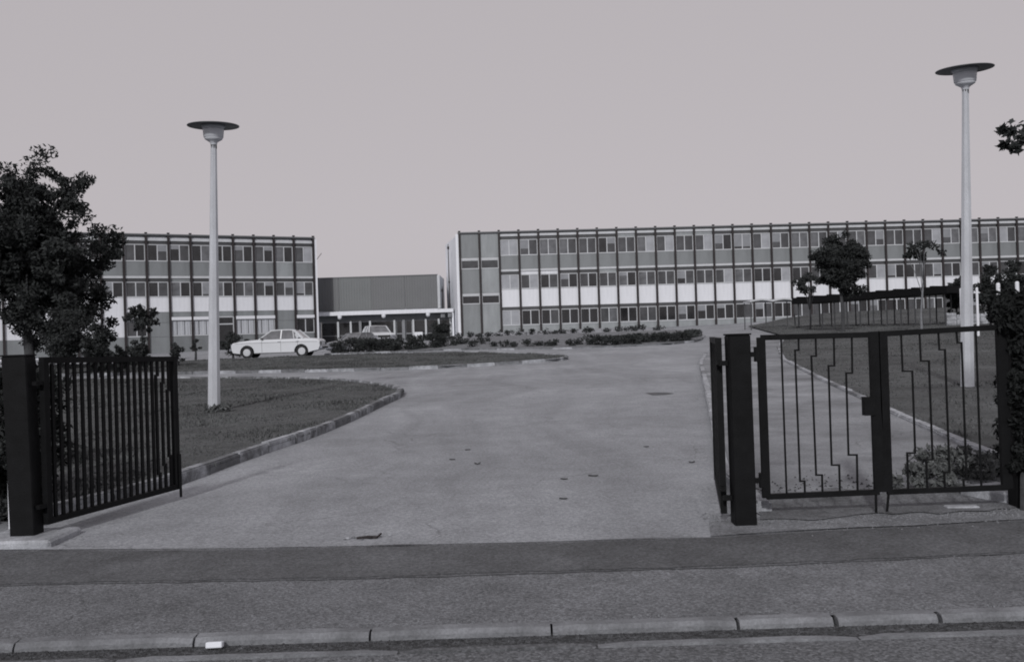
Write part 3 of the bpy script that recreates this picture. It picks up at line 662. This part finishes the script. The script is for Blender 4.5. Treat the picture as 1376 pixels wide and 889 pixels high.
def Z7(x, y): return gp(920+x/2.779, 420+y/2.779)
# left leaf of the small gate
o1 = Vector((gp(1030, 668).x, GYP, .12)); gl = empty('gate_leaf', o1, label='small black gate leaf with stepped bars beside the thick square post', cat='gate', group='leaves of the small double gate')
rbar(Z7(284, 92), Z7(305, 690), .032, .02, name='stile', parent=gl, org=o1)
rbar(Z7(705, 70), Z7(727, 668), .041, .02, name='stile', parent=gl, org=o1)
rbar(Z7(284, 93), Z7(704, 82), .022, .019, name='rail', parent=gl, org=o1)
rbar(Z7(306, 686), Z7(726, 668), .022, .019, name='rail', parent=gl, org=o1)
for pts in ([(360,95),(381,680)], [(425,95),(426,140),(412,140),(431,628),(448,628),(449,678)], [(489,93),(491,162),(473,162),(491,605),(513,605),(515,676)],
            [(557,92),(559,198),(537,198),(549,568),(577,568),(580,673)], [(624,90),(626,225),(603,225),(612,530),(643,530),(646,671)]):
    polybar([Z7(*p) for p in pts], .0065, gl, o1)
link('lock_box', boxm('lock_box', M['black'], (-.055, -.035, -.07), (.03, .035, .08)), gl, Z7(692, 350)-o1)
link('lock_bolt', boxm('lock_bolt', M['black'], (-.05, -.01, -.012), (.0, .01, .012)), gl, Z7(690, 350)-o1)
rbar(Z7(714, 668), gp(1177.5, 688), .008, .008, name='drop_rod', parent=gl, org=o1)
for yy in (150, 620):
    link('hinge', MB().box((-.075, -.02, -.02), (0, .02, .02)).box((-.02, -.028, -.06), (.012, .028, .06)).mesh('hinge', M['black']), gl, Z7(270+ (yy-150)*.04, yy+5)-o1)
o2 = Vector((gp(1350, 655).x, GYP, .12)); gr = empty('gate_leaf', o2, label='small black steel gate leaf with stepped bars nearest the dark hedge', cat='gate', group='leaves of the small double gate')
rbar(Z7(737, 69), Z7(758, 667), .036, .02, name='stile', parent=gr, org=o2)
rbar(Z7(1180, 46), Z7(1204, 655), .042, .02, name='stile', parent=gr, org=o2)
rbar(Z7(738, 79), Z7(1178, 54), .022, .019, name='rail', parent=gr, org=o2)
rbar(Z7(756, 668), Z7(1206, 651), .022, .019, name='rail', parent=gr, org=o2)
for pts in ([(808,80),(814,218),(850,218),(861,523),(831,523),(835,660)], [(877,76),(882,180),(912,180),(926,548),(902,548),(906,658)],
            [(947,72),(951,138),(972,138),(989,595),(969,595),(972,656)], [(1014,68),(1019,112),(1034,112),(1053,622),(1041,622),(1043,655)], [(1087,64),(1108,652)]):
    polybar([Z7(*p) for p in pts], .0065, gr, o2)
rbar(Z7(762, 668), gp(1192, 686.5), .008, .008, name='drop_rod', parent=gr, org=o2)
# square posts
def post(pt, pb, hw, label, z0=.02, dy=.085):
    b = Vector((pb[0], pb[1], z0)); r_ = empty('gate_post', b, label=label, cat='gate post')
    tz = pt[2]; dx = pt[0]-pb[0]
    mb = MB(); mb.v = [(-hw,-dy,0),(hw,-dy,0),(hw,dy,0),(-hw,dy,0),(dx-hw,-dy,tz-z0),(dx+hw,-dy,tz-z0),(dx+hw,dy,tz-z0),(dx-hw,dy,tz-z0)]
    mb.f = [(3,2,1,0),(4,5,6,7),(0,1,5,4),(1,2,6,5),(2,3,7,6),(3,0,4,7)]
    link('shaft', mb.mesh('shaft', M['black'], False, .008), r_)
    link('cap_plate', boxm('cap_plate', M['black'], (dx-hw-.006, -dy-.006, tz-z0), (dx+hw+.006, dy+.006, tz-z0+.012)), r_)
    return r_, b
ptop = at(990.5, 450, 7.86); pbot = at(1003, 707, 7.78)
pr, pb_ = post(ptop, (pbot.x, 7.86), .085, 'thick black square steel gate post at the right edge of the drive')
link('footing', MB().box((-.2, -.22, .075), (.2, .2, .108)).mesh('footing', M['apron'], False, .02), pr)
for zz in (1.4, .34):
    link('hinge', boxm('hinge', M['black'], (-.155, -.02, zz-.04), (-.09, .02, zz)), pr)
pt2 = at(1370, 412, 8.2)
pr2, _ = post((at(1361, 405, 8.2).x, 8.2, pt2.z), (at(1373, 665, 8.2).x, 8.2), .075, 'dark square post closing the small gate at the right edge of the photo', .05)
# left post
pl, _ = post((-4.02, 8.1, 1.63), (-3.985, 8.1), .1, 'thick black square gate post on a concrete block at the left photo edge')
link('footing', MB().box((-.3, -.3, .06), (.32, .28, .165)).mesh('footing', M['kerb_light'], False, .02), pl)
# drive gate leaves, swung open inwards
def leaf3(name, A, B, z0, z1a, z1b, n, label, hinge_first=True, steps=4):
    org = Vector((A[0], A[1], .12)); r_ = empty(name, org, math.atan2(B[1]-A[1], B[0]-A[0]), label=label, cat='gate', group='leaves of the wide drive gate')
    Lg = math.dist(A, B); zt = lambda x: z1a+(z1b-z1a)*x/Lg-.12; zb = z0-.12
    link('stile', boxm('stile', M['black'], (0, -.025, zb), (.06, .025, zt(0))), r_)
    link('stile', boxm('stile', M['black'], (Lg-.06, -.025, zb), (Lg, .025, zt(Lg))), r_)
    for za, zc, h_ in ((zt(0), zt(Lg), -.05), (zb+.05, zb+.05, -.05)):
        mb = MB(); x0, x1 = .061, Lg-.061
        mb.v = [(x0,-.022,za+h_),(x1,-.022,zc+h_),(x1,.022,zc+h_),(x0,.022,za+h_),(x0,-.022,za-.001),(x1,-.022,zc-.001),(x1,.022,zc-.001),(x0,.022,za-.001)]
        mb.f = [(3,2,1,0),(4,5,6,7),(0,1,5,4),(1,2,6,5),(2,3,7,6),(3,0,4,7)]; link('rail', mb.mesh('rail', M['black']), r_)
    for i in range(1, n):
        x = .03+(Lg-.06)*i/n; k = i-(n-1-steps); hw = .0165; t_ = zt(x)-.05; b_ = zb+.05
        if k > 0:
            zs = t_-.05-.075*k; ze = b_+.08+.075*k; dx = -.028
            mb = MB().box((x-hw, -.009, zs), (x+hw, .009, t_)).box((x-hw+dx, -.0095, zs-.02), (x+hw, .0095, zs)).box((x-hw+dx, -.009, ze), (x+hw+dx, .009, zs-.02)).box((x-hw+dx, -.0095, ze-.02), (x+hw, .0095, ze)).box((x-hw, -.009, b_), (x+hw, .009, ze-.02))
        else: mb = MB().box((x-hw, -.009, b_), (x+hw, .009, t_))
        link('bar', mb.mesh('bar', M['black']), r_)
    link('drop_bolt', boxm('drop_bolt', M['black'], (Lg-.03, -.045, zb-.08), (Lg-.01, -.027, zb+.35)), r_)
    for zz in (1.3, .3): link('hinge', MB().box((-.09, -.02, zz-.03), (0, .02, zz)).mesh('hinge', M['black']), r_)
leaf3('gate_leaf', (-3.85, 8.13), (-3.385, 9.98), .25, 1.615, 1.575, 20, 'wide black barred gate leaf swung open beside the left lawn', steps=3)
n_ = at(974, 700, 7.93); f_ = at(961.5, 640, 9.9)
leaf3('gate_leaf', (n_.x, 7.95), (f_.x, 9.85), .2, 1.60, 1.60, 19, 'wide black gate leaf swung open, seen edge on beside the right post')
# concrete blocks, slab
p = at(1358, 672, 8.4); r_ = link('concrete_block', MB().box((-.16, -.3, -.08), (.3, .3, .09)).mesh('concrete_block', M['kerb_light'], False, .015), None, (p.x, 8.55, .14), (0, 0, R(25)), label='pale concrete kerb block lying under the right end of the small gate', cat='concrete block')
link('stone_slab', MB().box((-.13, -.05, 0), (.13, .05, .022)).mesh('stone_slab', M['kerb_light'], False, .008), None, (3.66, 8.22, .133), (0, 0, R(-6)), label='flat pale stone slab on the gravel before the small gate', cat='stone slab')
link('stone_slab', MB().box((-.16, -.04, 0), (.14, .05, .02)).mesh('stone_slab', M['kerb'], False, .008), None, (2.75, 8.75, .21), (0, 0, R(8)), label='thin grey stone lying behind the bottom rail of the small gate', cat='stone slab')
r_ = empty('marker_post', (-4.28, 8.55, .1), label='low white post just left of the dark left gate post', cat='post')
link('shaft', boxm('shaft', M['gable'], (-.06, -.06, -.1), (.06, .06, .58), .006), r_)

# ------------------------------------------------------------------ litter
def dry(x, y, s, label, mt='dryleaf', name='fallen_leaf', cat='leaf', asp=.5, up=.12):
    mb = MB(); N = 8; z = H(x, y)+.006
    for i in range(N):
        t = 2*math.pi*i/N; mb.v.append((s*math.cos(t)*(1 if i % 2 else .75), s*asp*math.sin(t)*(1 if i % 2 else .8), s*up*abs(math.cos(t))**2))
    mb.v.append((0, 0, .004)); mb.f = [(i, (i+1) % N, N) for i in range(N)]
    mb.v += [(a, b, c+.006) for a, b, c in mb.v[:9]]; mb.f += [(9+(i+1) % N, 9+i, 9+N) for i in range(N)] + [(i, 9+i, 9+(i+1) % N, (i+1) % N) for i in range(N)]
    link(name, mb.mesh(name, M[mt]), None, (x, y, z), (0, 0, random.uniform(-.5, .5)), label=label, cat=cat)
dry(-.46, 11.86, .05, 'curled dark leaf standing up on the middle of the drive, nearest the centre', up=.4)
dry(.82, 10.66, .07, 'long flat dark leaf on the drive, rightmost of the near pair')
dry(.5, 10.5, .05, 'small dark leaf on the drive just left of the long flat one')
dry(.43, 9.3, .05, 'dark leaf lying nearest to the street in the middle of the drive')
dry(-.79, 12.34, .05, 'faint dark leaf on the drive left of the curled one')
dry(-.64, 13.24, .05, 'tiny dark leaf farthest up the drive of the leaves left of centre')
dry(2.01, 11.4, .045, 'small curled leaf beside the open right gate leaf', up=.3)
dry(1.69, 12.9, .045, 'tiny leaf on the drive well behind the open right gate leaf')
link('litter_paper', MB().box((-.042, -.028, 0), (.042, .028, .03)).mesh('litter_paper', M['paper'], False, .004), None, (-1.6, 5.2, ROADZ+.003), (R(-12), 0, R(4)), label='white paper scrap in the gutter against the street kerb', cat='litter')
r_ = empty('debris', (-1.17, 7.76, .125), label='broken dark stick and pale rubble at the joint between drive and pavement', cat='debris')
link('stick', MB().bar((-.09, 0, .008), (-.01, .01, .014), .009).bar((-.01, .01, .014), (.07, .0, .01), .011).bar((.07, .0, .01), (.1, .03, .035), .006).bar((-.06, .03, .006), (.03, -.02, .016), .006).mesh('stick', M['dark']), r_)
for k, (x, y, s) in enumerate(((-.16, .02, .022), (-.12, .04, .02), (.0, .04, .016), (.16, .1, .02), (.05, .05, .016), (-.04, -.04, .014), (-.18, -.01, .014), (.09, .06, .012))):
    link('stone', MB()._lathe([(s*.5, 0), (s, s*.25), (s*.8, s*.6), (s*.2, s*.75)], 6).mesh('stone', M['kerb_light' if k in (0, 3) else 'kerb']), r_, (x, y, 0), (0, 0, k))

# ------------------------------------------------------------------ cars
def car(x, y, rz, paint, label, z=None):
    z = H(x, y) if z is None else z
    root = empty('parked_car', (x, y, z), rz, label=label, cat='car', group='cars parked before the school')
    # side outline, nose towards -x; x = 0 mid wheelbase
    WB = 1.4
    def arch(cx, r=.37):
        return [(cx+r*math.cos(t), .30+r*math.sin(t)) for t in np.linspace(math.pi*1.05, -math.pi*.05, 12)]
    low = [(-2.12, .30), (-1.85, .26)] + arch(-WB) + [(-.95, .24), (.95, .24)] + arch(WB) + [(1.95, .30), (2.28, .36)]
    up = [(2.36, .55), (2.34, .80), (2.26, .89), (1.9, .94), (1.45, .965), (.4, .955), (-.72, .95), (-1.3, .915), (-1.85, .86), (-2.13, .80), (-2.2, .68), (-2.2, .45)]
    def layer(wi, dzt, sx):
        o = []
        for (a, b) in low: o.append((a*sx, wi, b))
        for (a, b) in up: o.append((a*sx, wi, b-dzt*max(0, (b-.6)/.35)))
        return o
    N = len(low)+len(up)
    secs = [(-.79, .07, .985), (-.85, .10, .99)][0:0] or [(-.845, .33, .97), (-.85, .12, .985), (-.80, .02, .995), (-.5, -.01, 1), (.5, -.01, 1), (.80, .02, .995), (.85, .12, .985), (.845, .33, .97)]
    secs = secs[1:-1]
    mb = MB()
    for s_ in secs: mb.v += layer(*s_)
    for i in range(len(secs)-1):
        for k in range(N): mb.f.append((i*N+k, i*N+(k+1) % N, (i+1)*N+(k+1) % N, (i+1)*N+k))
    mb.f += [tuple(range(N)), tuple((len(secs)-1)*N+k for k in reversed(range(N)))]
    me = mb.mesh('body', M[paint]); bm = bmesh.new(); bm.from_mesh(me); bmesh.ops.triangulate(bm, faces=[f for f in bm.faces if len(f.verts) > 4]); bmesh.ops.recalc_face_normals(bm, faces=bm.faces[:]); bm.to_mesh(me); bm.free()
    link('body', me, root)
    # cabin: pillars and roof around glass
    cb = [(-.78, .93), (-.16, 1.385), (.1, 1.42), (.75, 1.425), (1.02, 1.395), (1.5, .95)]
    def wz(z_): return .76 - (z_-.93)/.49*.17
    mb = MB()
    for s_ in (-1, 1): mb.v += [(a, s_*(wz(b)-.012), b-.01) for a, b in cb]
    n6 = 6; mb.f = [tuple(range(6)), tuple(6+k for k in reversed(range(6)))] + [(k, 6+k, 6+(k+1) % 6, (k+1) % 6) for k in range(6)]
    me = mb.mesh('cabin_glass', M['carglass']); bm = bmesh.new(); bm.from_mesh(me); bmesh.ops.recalc_face_normals(bm, faces=bm.faces[:]); bm.to_mesh(me); bm.free()
    link('window_glass', me, root)
    mb = MB()
    def strip(pts, w2):      # painted pillar strip on both sides
        for s_ in (-1, 1):
            for (a, b) in zip(pts, pts[1:]):
                mb.bar((a[0], s_*wz(a[1]), a[1]), (b[0], s_*wz(b[1]), b[1]), w2, w2)
    strip([(-.80, .94), (-.18, 1.38), (.1, 1.405), (.75, 1.41), (1.0, 1.375)], .028); strip([(1.0, 1.375), (1.47, .95)], .05); strip([(.33, .95), (.36, 1.4)], .03); strip([(1.0, .96), (.93, 1.38)], .015)
    strip([(1.12, 1.2), (1.25, .98)], .07)
    roof = [(-.16, 1.39), (.1, 1.425), (.45, 1.44), (.75, 1.432), (1.02, 1.4)]
    n0 = len(mb.v)
    for a, b in roof:
        for yy, dz_ in ((-1, -.025), (-.7, .0), (0, .012), (.7, 0), (1, -.025)): mb.v.append((a, yy*wz(b), b+dz_))
    for i in range(4):
        for k in range(4): mb.f.append((n0+i*5+k, n0+i*5+k+1, n0+i*5+6+k, n0+i*5+5+k))
    link('roof', mb.mesh('roof', M[paint]), root)
    for cx in (-WB, WB):
        for s_ in (-1, 1):
            wh = link('wheel', MB().tube([(0, -.09, 0), (0, -.07, 0), (0, .07, 0), (0, .09, 0)], [.27, .305, .305, .27], 24).mesh('tyre', M['tyre'], False), root, (cx, s_*.73, .305))
            link('hubcap', MB().tube([(0, 0, 0), (0, s_*.02, 0), (0, s_*.035, 0)], [.19, .18, .05], 20).mesh('hubcap', M['frame']), wh, (0, s_*.088, 0))
    link('bumper', MB().box((-2.3, -.82, .40), (-2.2, .82, .52)).mesh('bumper', M['chrome'], False, .02), root)
    link('bumper', MB().box((2.34, -.82, .42), (2.45, .82, .54)).mesh('bumper', M['chrome'], False, .02), root)
    link('grille', boxm('grille', M['trim'], (-2.215, -.45, .56), (-2.19, .45, .74)), root)
    for s_ in (-1, 1):
        link('headlight', boxm('headlight', M['chrome'], (-2.225, s_*.64-.16, .56), (-2.18, s_*.64+.16, .75)), root)
        link('tail_light', boxm('tail_light', M['trim'], (2.33, s_*.68-.1, .60), (2.375, s_*.68+.1, .76)), root)
        for hx in (.18, 1.12): link('door_handle', boxm('door_handle', M['chrome'], (hx, s_*.86-.015, .80), (hx+.14, s_*.86+.015, .825)), root)
        mb = MB()
        for sx in (-.62, .34, 1.2): mb.box((sx-.006, s_*.852-.002, .3 if sx < 1 else .6), (sx+.006, s_*.852+.002, .86))
        mb.box((-2.0, s_*.853-.003, .77), (2.2, s_*.853+.003, .78))
        mb.box((-1.02, s_*.83-.025, .23), (1.02, s_*.83+.025, .27))
        link('door_seam', mb.mesh('door_seam', M['trim']), root)
    link('mirror', boxm('mirror', M['trim'], (-.66, -.93, .95), (-.56, -.84, 1.03)), root)
    return root
car(-12.15, 51.6, R(0), 'carwhite', 'white four-door saloon parked side on behind the left strip of lawn')
car(-10.7, 68, R(62), 'cargrey', 'grey saloon mostly hidden behind the hedge before the hall doors', H(-11.1, 68)-.2)
car(-9.6, 71, R(110), 'carwhite', 'small pale car seen end on behind the hedge, right of the grey one', H(-9.6, 71)+.15)

# ------------------------------------------------------------------ bicycle shelter
sA = at(1064, 404, 64); sB = at(1272, 388, 55)
d = Vector((sB.x-sA.x, sB.y-sA.y)); Ls = d.length; ang = math.atan2(d.y, d.x)
zr = .5*(sA.z+sB.z); sh = empty('bike_shelter', (sA.x, sA.y, 0), ang, label='long open shelter with thick dark flat roof on thin posts before the right wing', cat='shelter')
mb = MB(); dzr = sB.z-sA.z
mb.v = [(0,0,sA.z-.22),(Ls,0,sB.z-.22),(Ls,2.6,sB.z-.22),(0,2.6,sA.z-.22),(0,0,sA.z+.18),(Ls,0,sB.z+.18),(Ls,2.6,sB.z+.18),(0,2.6,sA.z+.18)]
mb.f = [(3,2,1,0),(4,5,6,7),(0,1,5,4),(1,2,6,5),(2,3,7,6),(3,0,4,7)]; link('roof', mb.mesh('roof', M['black']), sh)
for i in range(12):
    x = .3+(Ls-.6)*i/11
    for yy in (.25, 2.3):
        wx = sA.x+x*math.cos(ang)-yy*math.sin(ang); wy = sA.y+x*math.sin(ang)+yy*math.cos(ang)
        link('post', boxm('post', M['shutter'], (x-.03, yy-.03, H(wx, wy)-.1), (x+.03, yy+.03, sA.z+dzr*x/Ls-.16)), sh)
for i in range(9):
    link('roof_batten', boxm('roof_batten', M['black'], (.4+i*Ls/9.2, -.03, sA.z+dzr*(.4+i*Ls/9.2)/Ls+.17), (.6+i*Ls/9.2, 2.6, sA.z+dzr*(.4+i*Ls/9.2)/Ls+.23)), sh)
sC = at(1008, 406, 66); sD = at(1066, 404, 66.5)
s2 = empty('porch_canopy', (sC.x, sC.y, 0), 0, label='short pale canopy on posts at the left end of the dark shelter', cat='canopy')
wv = sD.x-sC.x; mb = MB(); N = 8
for i in range(N+1):
    x = wv*i/N; z = sC.z + .12*math.sin(math.pi*(i/N*2 % 1)); mb.v += [(x, 0, z), (x, 0, z+.1), (x, 2, z+.1), (x, 2, z)]
    if i:
        b0 = 4*i-4
        mb.f += [(b0+k, b0+4+k, b0+4+(k+1) % 4, b0+(k+1) % 4) for k in range(4)]
mb.f += [(3, 2, 1, 0), tuple(4*N+k for k in range(4))]
link('roof', mb.mesh('roof', M['frame']), s2)
for x in (.05, wv*.5, wv-.05):
    for yy in (.1, 1.9): link('post', boxm('post', M['shutter'], (x-.03, yy-.03, 1.3), (x+.03, yy+.03, sC.z)), s2)

# ------------------------------------------------------------------ trees
_ex = []
for _ in range(70):
    ex_, ez_ = random.uniform(-1.0, 2.9), random.uniform(2.0, 5.2)
    if ex_ > -.2 or ez_ > 3.6: _ex.append((-21.75 + ex_, 45 + random.uniform(-2.4, 2.4), H(-21.75, 45) + ez_, random.uniform(.3, .55)))
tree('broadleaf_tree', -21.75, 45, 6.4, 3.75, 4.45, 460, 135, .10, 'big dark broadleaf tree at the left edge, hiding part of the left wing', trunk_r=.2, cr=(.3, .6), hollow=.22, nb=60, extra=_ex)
tree('young_tree', at(190, 420, 62).x, 62, 3.6, .95, .95, 26, 40, .13, 'thin sapling with sparse dark leaves before the left wing', trunk_r=.05, cr=(.18, .35), hollow=.4, nb=8)
tree('round_tree', at(1130, 350, 52).x, 52, at(1127, 352, 52).z, 1.5, 1.5, 150, 160, .07, 'dense round dark tree in front of the bicycle shelter', trunk_r=.09, cr=(.2, .42), hollow=.3, nb=8, extra=[(at(1140, 395, 52).x+dx, 52+dy, at(1140, 395, 52).z+dz, .3) for dx, dy, dz in ((0,0,0), (.5,.2,.1), (-.3,-.2,.2), (.3,-.2,.3), (-.1,.3,.4), (.8, 0, .25), (-.6, 0, .5))])
tree('young_tree', at(1088, 420, 59).x, 59, at(1086, 380, 59).z, .95, .6, 18, 42, .11, 'low spreading small tree just left of the round dark tree', trunk_r=.05, cr=(.15, .35), hollow=.4, nb=9, top=-.2)
tree('birch_tree', at(1238, 430, 47).x, 47, at(1244, 337, 47).z, 1.0, .5, 16, 34, .1, 'slender tree with pale thin trunk and sparse leaves beside the right lamp post', trunk_r=.055, bark='barkwhite', cr=(.14, .3), hollow=.5, nb=8, lean=(.25, 0), top=-.1)
tree('broadleaf_tree', 8.75, 12.2, 4.3, 1.5, 1.5, 90, 30, .065, 'leafy branch tips of a tree reaching in at the upper right edge', trunk_r=.1, cr=(.2, .4), hollow=.35, nb=14,
     extra=[(*at(1347, 176, 12.2), .055), (*at(1358, 178, 12.2), .07), (*at(1352, 194, 12.2), .06), (*at(1364, 199, 12.2), .08), (*at(1376, 188, 12.2), .12)] + [(6.45+.14*i, 12.2+random.uniform(-.3, .3), 3.9+random.uniform(-.2, .35)+.03*i, random.uniform(.15, .28)) for i in range(9)])
def bigbush(px, py0, py1, Y, wpx, label, n=60, per=150, leaf='leaf', name='shrub', ls=.065, round_=True):
    a_ = at(px, py0, Y); b_ = at(px, py1, Y); w_ = wpx*Y/FPX; h = a_.z-b_.z
    x, y = a_.x, Y; z0 = min(b_.z, H(x, y)); h = a_.z-z0
    root = empty(name, (x, y, z0), label=label, cat='shrub')
    cl = blob(0, 0, h*.52, w_/2*.85, w_/2*.85, h*.44, n, .12*w_, .2*w_, .15)
    link('trunk', MB().tube([(0, 0, -.1), (0.02, 0, h*.3), (0, .02, h*.7)], [.07, .06, .03], 7).mesh('trunk', M['bark']), root)
    leaves('foliage', cl, per, ls, M[leaf], root); return root
bigbush(1283, 360, 428, 58, 27, 'narrow dark upright evergreen just left of the right lamp post', 60, 120)
bigbush(1328, 352, 420, 50, 44, 'rounded dark bush behind the hedge, right of the right lamp post')
bigbush(1362, 338, 420, 46, 46, 'taller rounded dark bush at the right edge above the hedge')
bigbush(592, 427, 458, 84, 30, 'round dark evergreen before the right end of the entrance hall', 50, 80)
bigbush(88, 405, 490, 40, 76, 'wide dark spreading bush at the foot of the big left tree', 90, 110)
bigbush(133, 425, 490, 38, 44, 'dark conical bush right of the wide one, before the left wing', 60, 90)
bigbush(187, 452, 490, 42, 40, 'low rounded dark bush under the sapling before the left wing', 40, 80, 'leaf2')
bigbush(160, 462, 488, 40, 26, 'small dark bush between the conical and the low rounded bushes', 30, 70, 'leaf2')
bigbush(236, 446, 486, 44, 26, 'ragged loose shrub just right of the open left gate leaf, before the curtained windows', 16, 40, 'leaf2')
bigbush(262, 452, 484, 52, 18, 'small sparse shrub left of the left lamp post, before the curtained windows', 10, 40, 'leaf2')
bigbush(312, 444, 484, 53, 34, 'dark loose shrub just right of the left lamp post at the car nose', 30, 60, 'leaf2')
bigbush(330, 452, 482, 56, 22, 'dark shrub behind the bonnet of the white car', 20, 60, 'leaf2')
# bed shrubs along the hedge line
ORD = 'leftmost second third fourth fifth sixth seventh eighth ninth tenth eleventh twelfth thirteenth fourteenth fifteenth sixteenth seventeenth eighteenth nineteenth twentieth twenty-first twenty-second'.split()
def ordinal(i, n): return 'leftmost' if i == 0 else 'rightmost' if i == n-1 else ORD[i]
def along(poly, s):
    for a_, b_ in zip(poly, poly[1:]):
        l = math.dist(a_, b_)
        if s <= l: return (a_[0]+(b_[0]-a_[0])*s/l, a_[1]+(b_[1]-a_[1])*s/l)
        s -= l
    return poly[-1]
def bedshrubs(x0, x1, n, h0, h1, w0, w1, den, label, group, yoff=(1, 3)):
    for i in range(n):
        x = x0+(x1-x0)*(i+random.uniform(.2, .8))/n
        yb = np.interp(x, [-9.9, -2.5, 3.8, 7.4, 9.2], [52.3, 49.2, 46, 46.4, 48.6])
        y = yb+random.uniform(*yoff); w_ = random.uniform(w0, w1); h = random.uniform(h0, h1)
        shrub(x, y, w_, h, int(den*w_*h*10)+4, 60, .045, label % (ordinal(i, n)+('' if i in (0, n-1) else ' from left')), 'leaf2', group, z=H(x, y)+.08)
bedshrubs(-9.6, -3.4, 20, .5, .8, .9, 1.4, 1.6, 'bushy dark shrub, %s in the dense hedge right of the white car', 'shrubs of the dense hedge before the entrance hall', (.3, 2.5))
bedshrubs(-3.4, 4.2, 14, .2, .42, .4, .9, 1.2, 'small sparse shrub, %s on the bare middle of the planted bank', 'small sparse shrubs in the middle of the bed', (.5, 2.5))
bedshrubs(3.8, 9.4, 16, .32, .55, 1.0, 1.4, 1.6, 'low leafy shrub, %s at the right tip of the planted bank', 'low dense shrubs at the right tip of the bed', (.4, 2.2))
def row(x0, x1, y, n, h0, h1):
    for i in range(n):
        x = x0+(x1-x0)*(i+random.uniform(.1, .9))/n
        shrub(x, y+random.uniform(-.4, .4), random.uniform(.3, .8), random.uniform(h0, h1), 6, 36, .05, 'low plant along the foot of the right wing, ' + ordinal(i, n)+('' if i in (0, n-1) else ' from left'), 'leaf2', 'plants at the foot of the right wing')
row(-4.5, 8.5, 57.2, 22, .2, .38)
# hedges beside the gate posts
def hedge(x0, x1, y0, y1, z1, n, per, ls, label, leaf='leaf', extra=()):
    root = empty('hedge', ((x0+x1)/2, (y0+y1)/2, .1), label=label, cat='hedge'); cx, cy = (x0+x1)/2, (y0+y1)/2
    cl = [(random.uniform(x0, x1)-cx, random.uniform(y0, y1)-cy, random.uniform(.05, z1-.2+random.uniform(-.12, .12)), random.uniform(.12, .26)) for _ in range(n)]
    cl += [(a-cx, b-cy, c-.1, r_) for a, b, c, r_ in extra]
    mb = MB()
    for i in range(12):
        c = random.choice(cl); mb.tube([(c[0], c[1], -.1), (c[0]+.03, c[1], c[2])], [.025, .008], 5)
    link('stem', mb.mesh('stem', M['bark']), root); leaves('foliage', cl, per, ls, M[leaf], root)
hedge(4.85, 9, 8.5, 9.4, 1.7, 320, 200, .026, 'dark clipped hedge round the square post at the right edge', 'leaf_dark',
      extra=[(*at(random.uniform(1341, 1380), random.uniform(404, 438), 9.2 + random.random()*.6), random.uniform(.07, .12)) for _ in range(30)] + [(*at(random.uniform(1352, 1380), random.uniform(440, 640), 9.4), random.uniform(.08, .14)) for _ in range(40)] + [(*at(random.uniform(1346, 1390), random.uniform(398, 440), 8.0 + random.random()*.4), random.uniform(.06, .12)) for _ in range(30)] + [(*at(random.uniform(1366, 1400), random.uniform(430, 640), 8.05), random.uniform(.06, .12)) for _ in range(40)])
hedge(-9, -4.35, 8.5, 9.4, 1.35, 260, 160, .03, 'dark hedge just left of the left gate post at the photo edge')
shrub(-4.75, 9.35, .8, 1.35, 60, 110, .035, 'dark bush tight behind the left gate post', 'leaf_dark', d_=.8)
shrub(-5.15, 10.2, 1.0, 1.25, 70, 110, .035, 'dark leafy bush behind the hinge end of the open left gate leaf', 'leaf', d_=1.0)
shrub(-6.2, 12.2, 1.2, 1.1, 70, 90, .04, 'second dark bush farther back behind the left gate post', 'leaf', d_=1.0)
shrub(4.35, 9.55, 1.2, .26, 46, 60, .028, 'low ground-cover plant with pale leaves behind the right gate leaf', 'leaf3', d_=.9, cr=(.06, .13), name='ground_cover_plant')
shrub(3.75, 9.1, .7, .2, 16, 40, .035, 'small creeping patch of pale leaves left of the ground-cover plant', 'leaf3', d_=.5, cr=(.05, .09), name='ground_cover_plant')
# pale posts and low wall to the right
for px, p0, p1, Y, lb in ((1291.5, 387, 424, 40, 'pale concrete post half hidden just left of the right lamp post'), (1312.5, 386, 422, 40, 'thin pale post just right of the right lamp post'),
                          (1341, 380, 393, 36, 'short pale post top between the two rounded bushes'), (1366.5, 378, 394, 36, 'short pale post top at the right edge above the hedge')):
    a_ = at(px, p0, Y); z0 = H(a_.x, Y)
    r_ = empty('fence_post', (a_.x, Y, z0), label=lb, cat='post')
    hw = .07 if px != 1312.5 else .05
    link('shaft', MB()._lathe([(hw*1.1, -.2), (hw, .2), (hw, a_.z-z0-.04), (hw*.6, a_.z-z0)], 8).mesh('shaft', M['gable']), r_)
a_ = at(1272, 424, 56); b_ = at(1330, 423, 56); r_ = empty('low_wall', (a_.x, 56, 1.2), label='low pale rubble wall behind the foot of the right lamp post', cat='wall')
x = 0; 
while x < b_.x-a_.x:
    l = random.uniform(.3, .6); 
    z = 0
    while z < a_.z-1.2:
        hh = random.uniform(.2, .3); link('stone', boxm('stone', M['kerb_light'], (x+.01, random.uniform(-.05, 0), z), (x+l-.01, .25, z+hh-.012), .02), r_); z += hh
    x += l
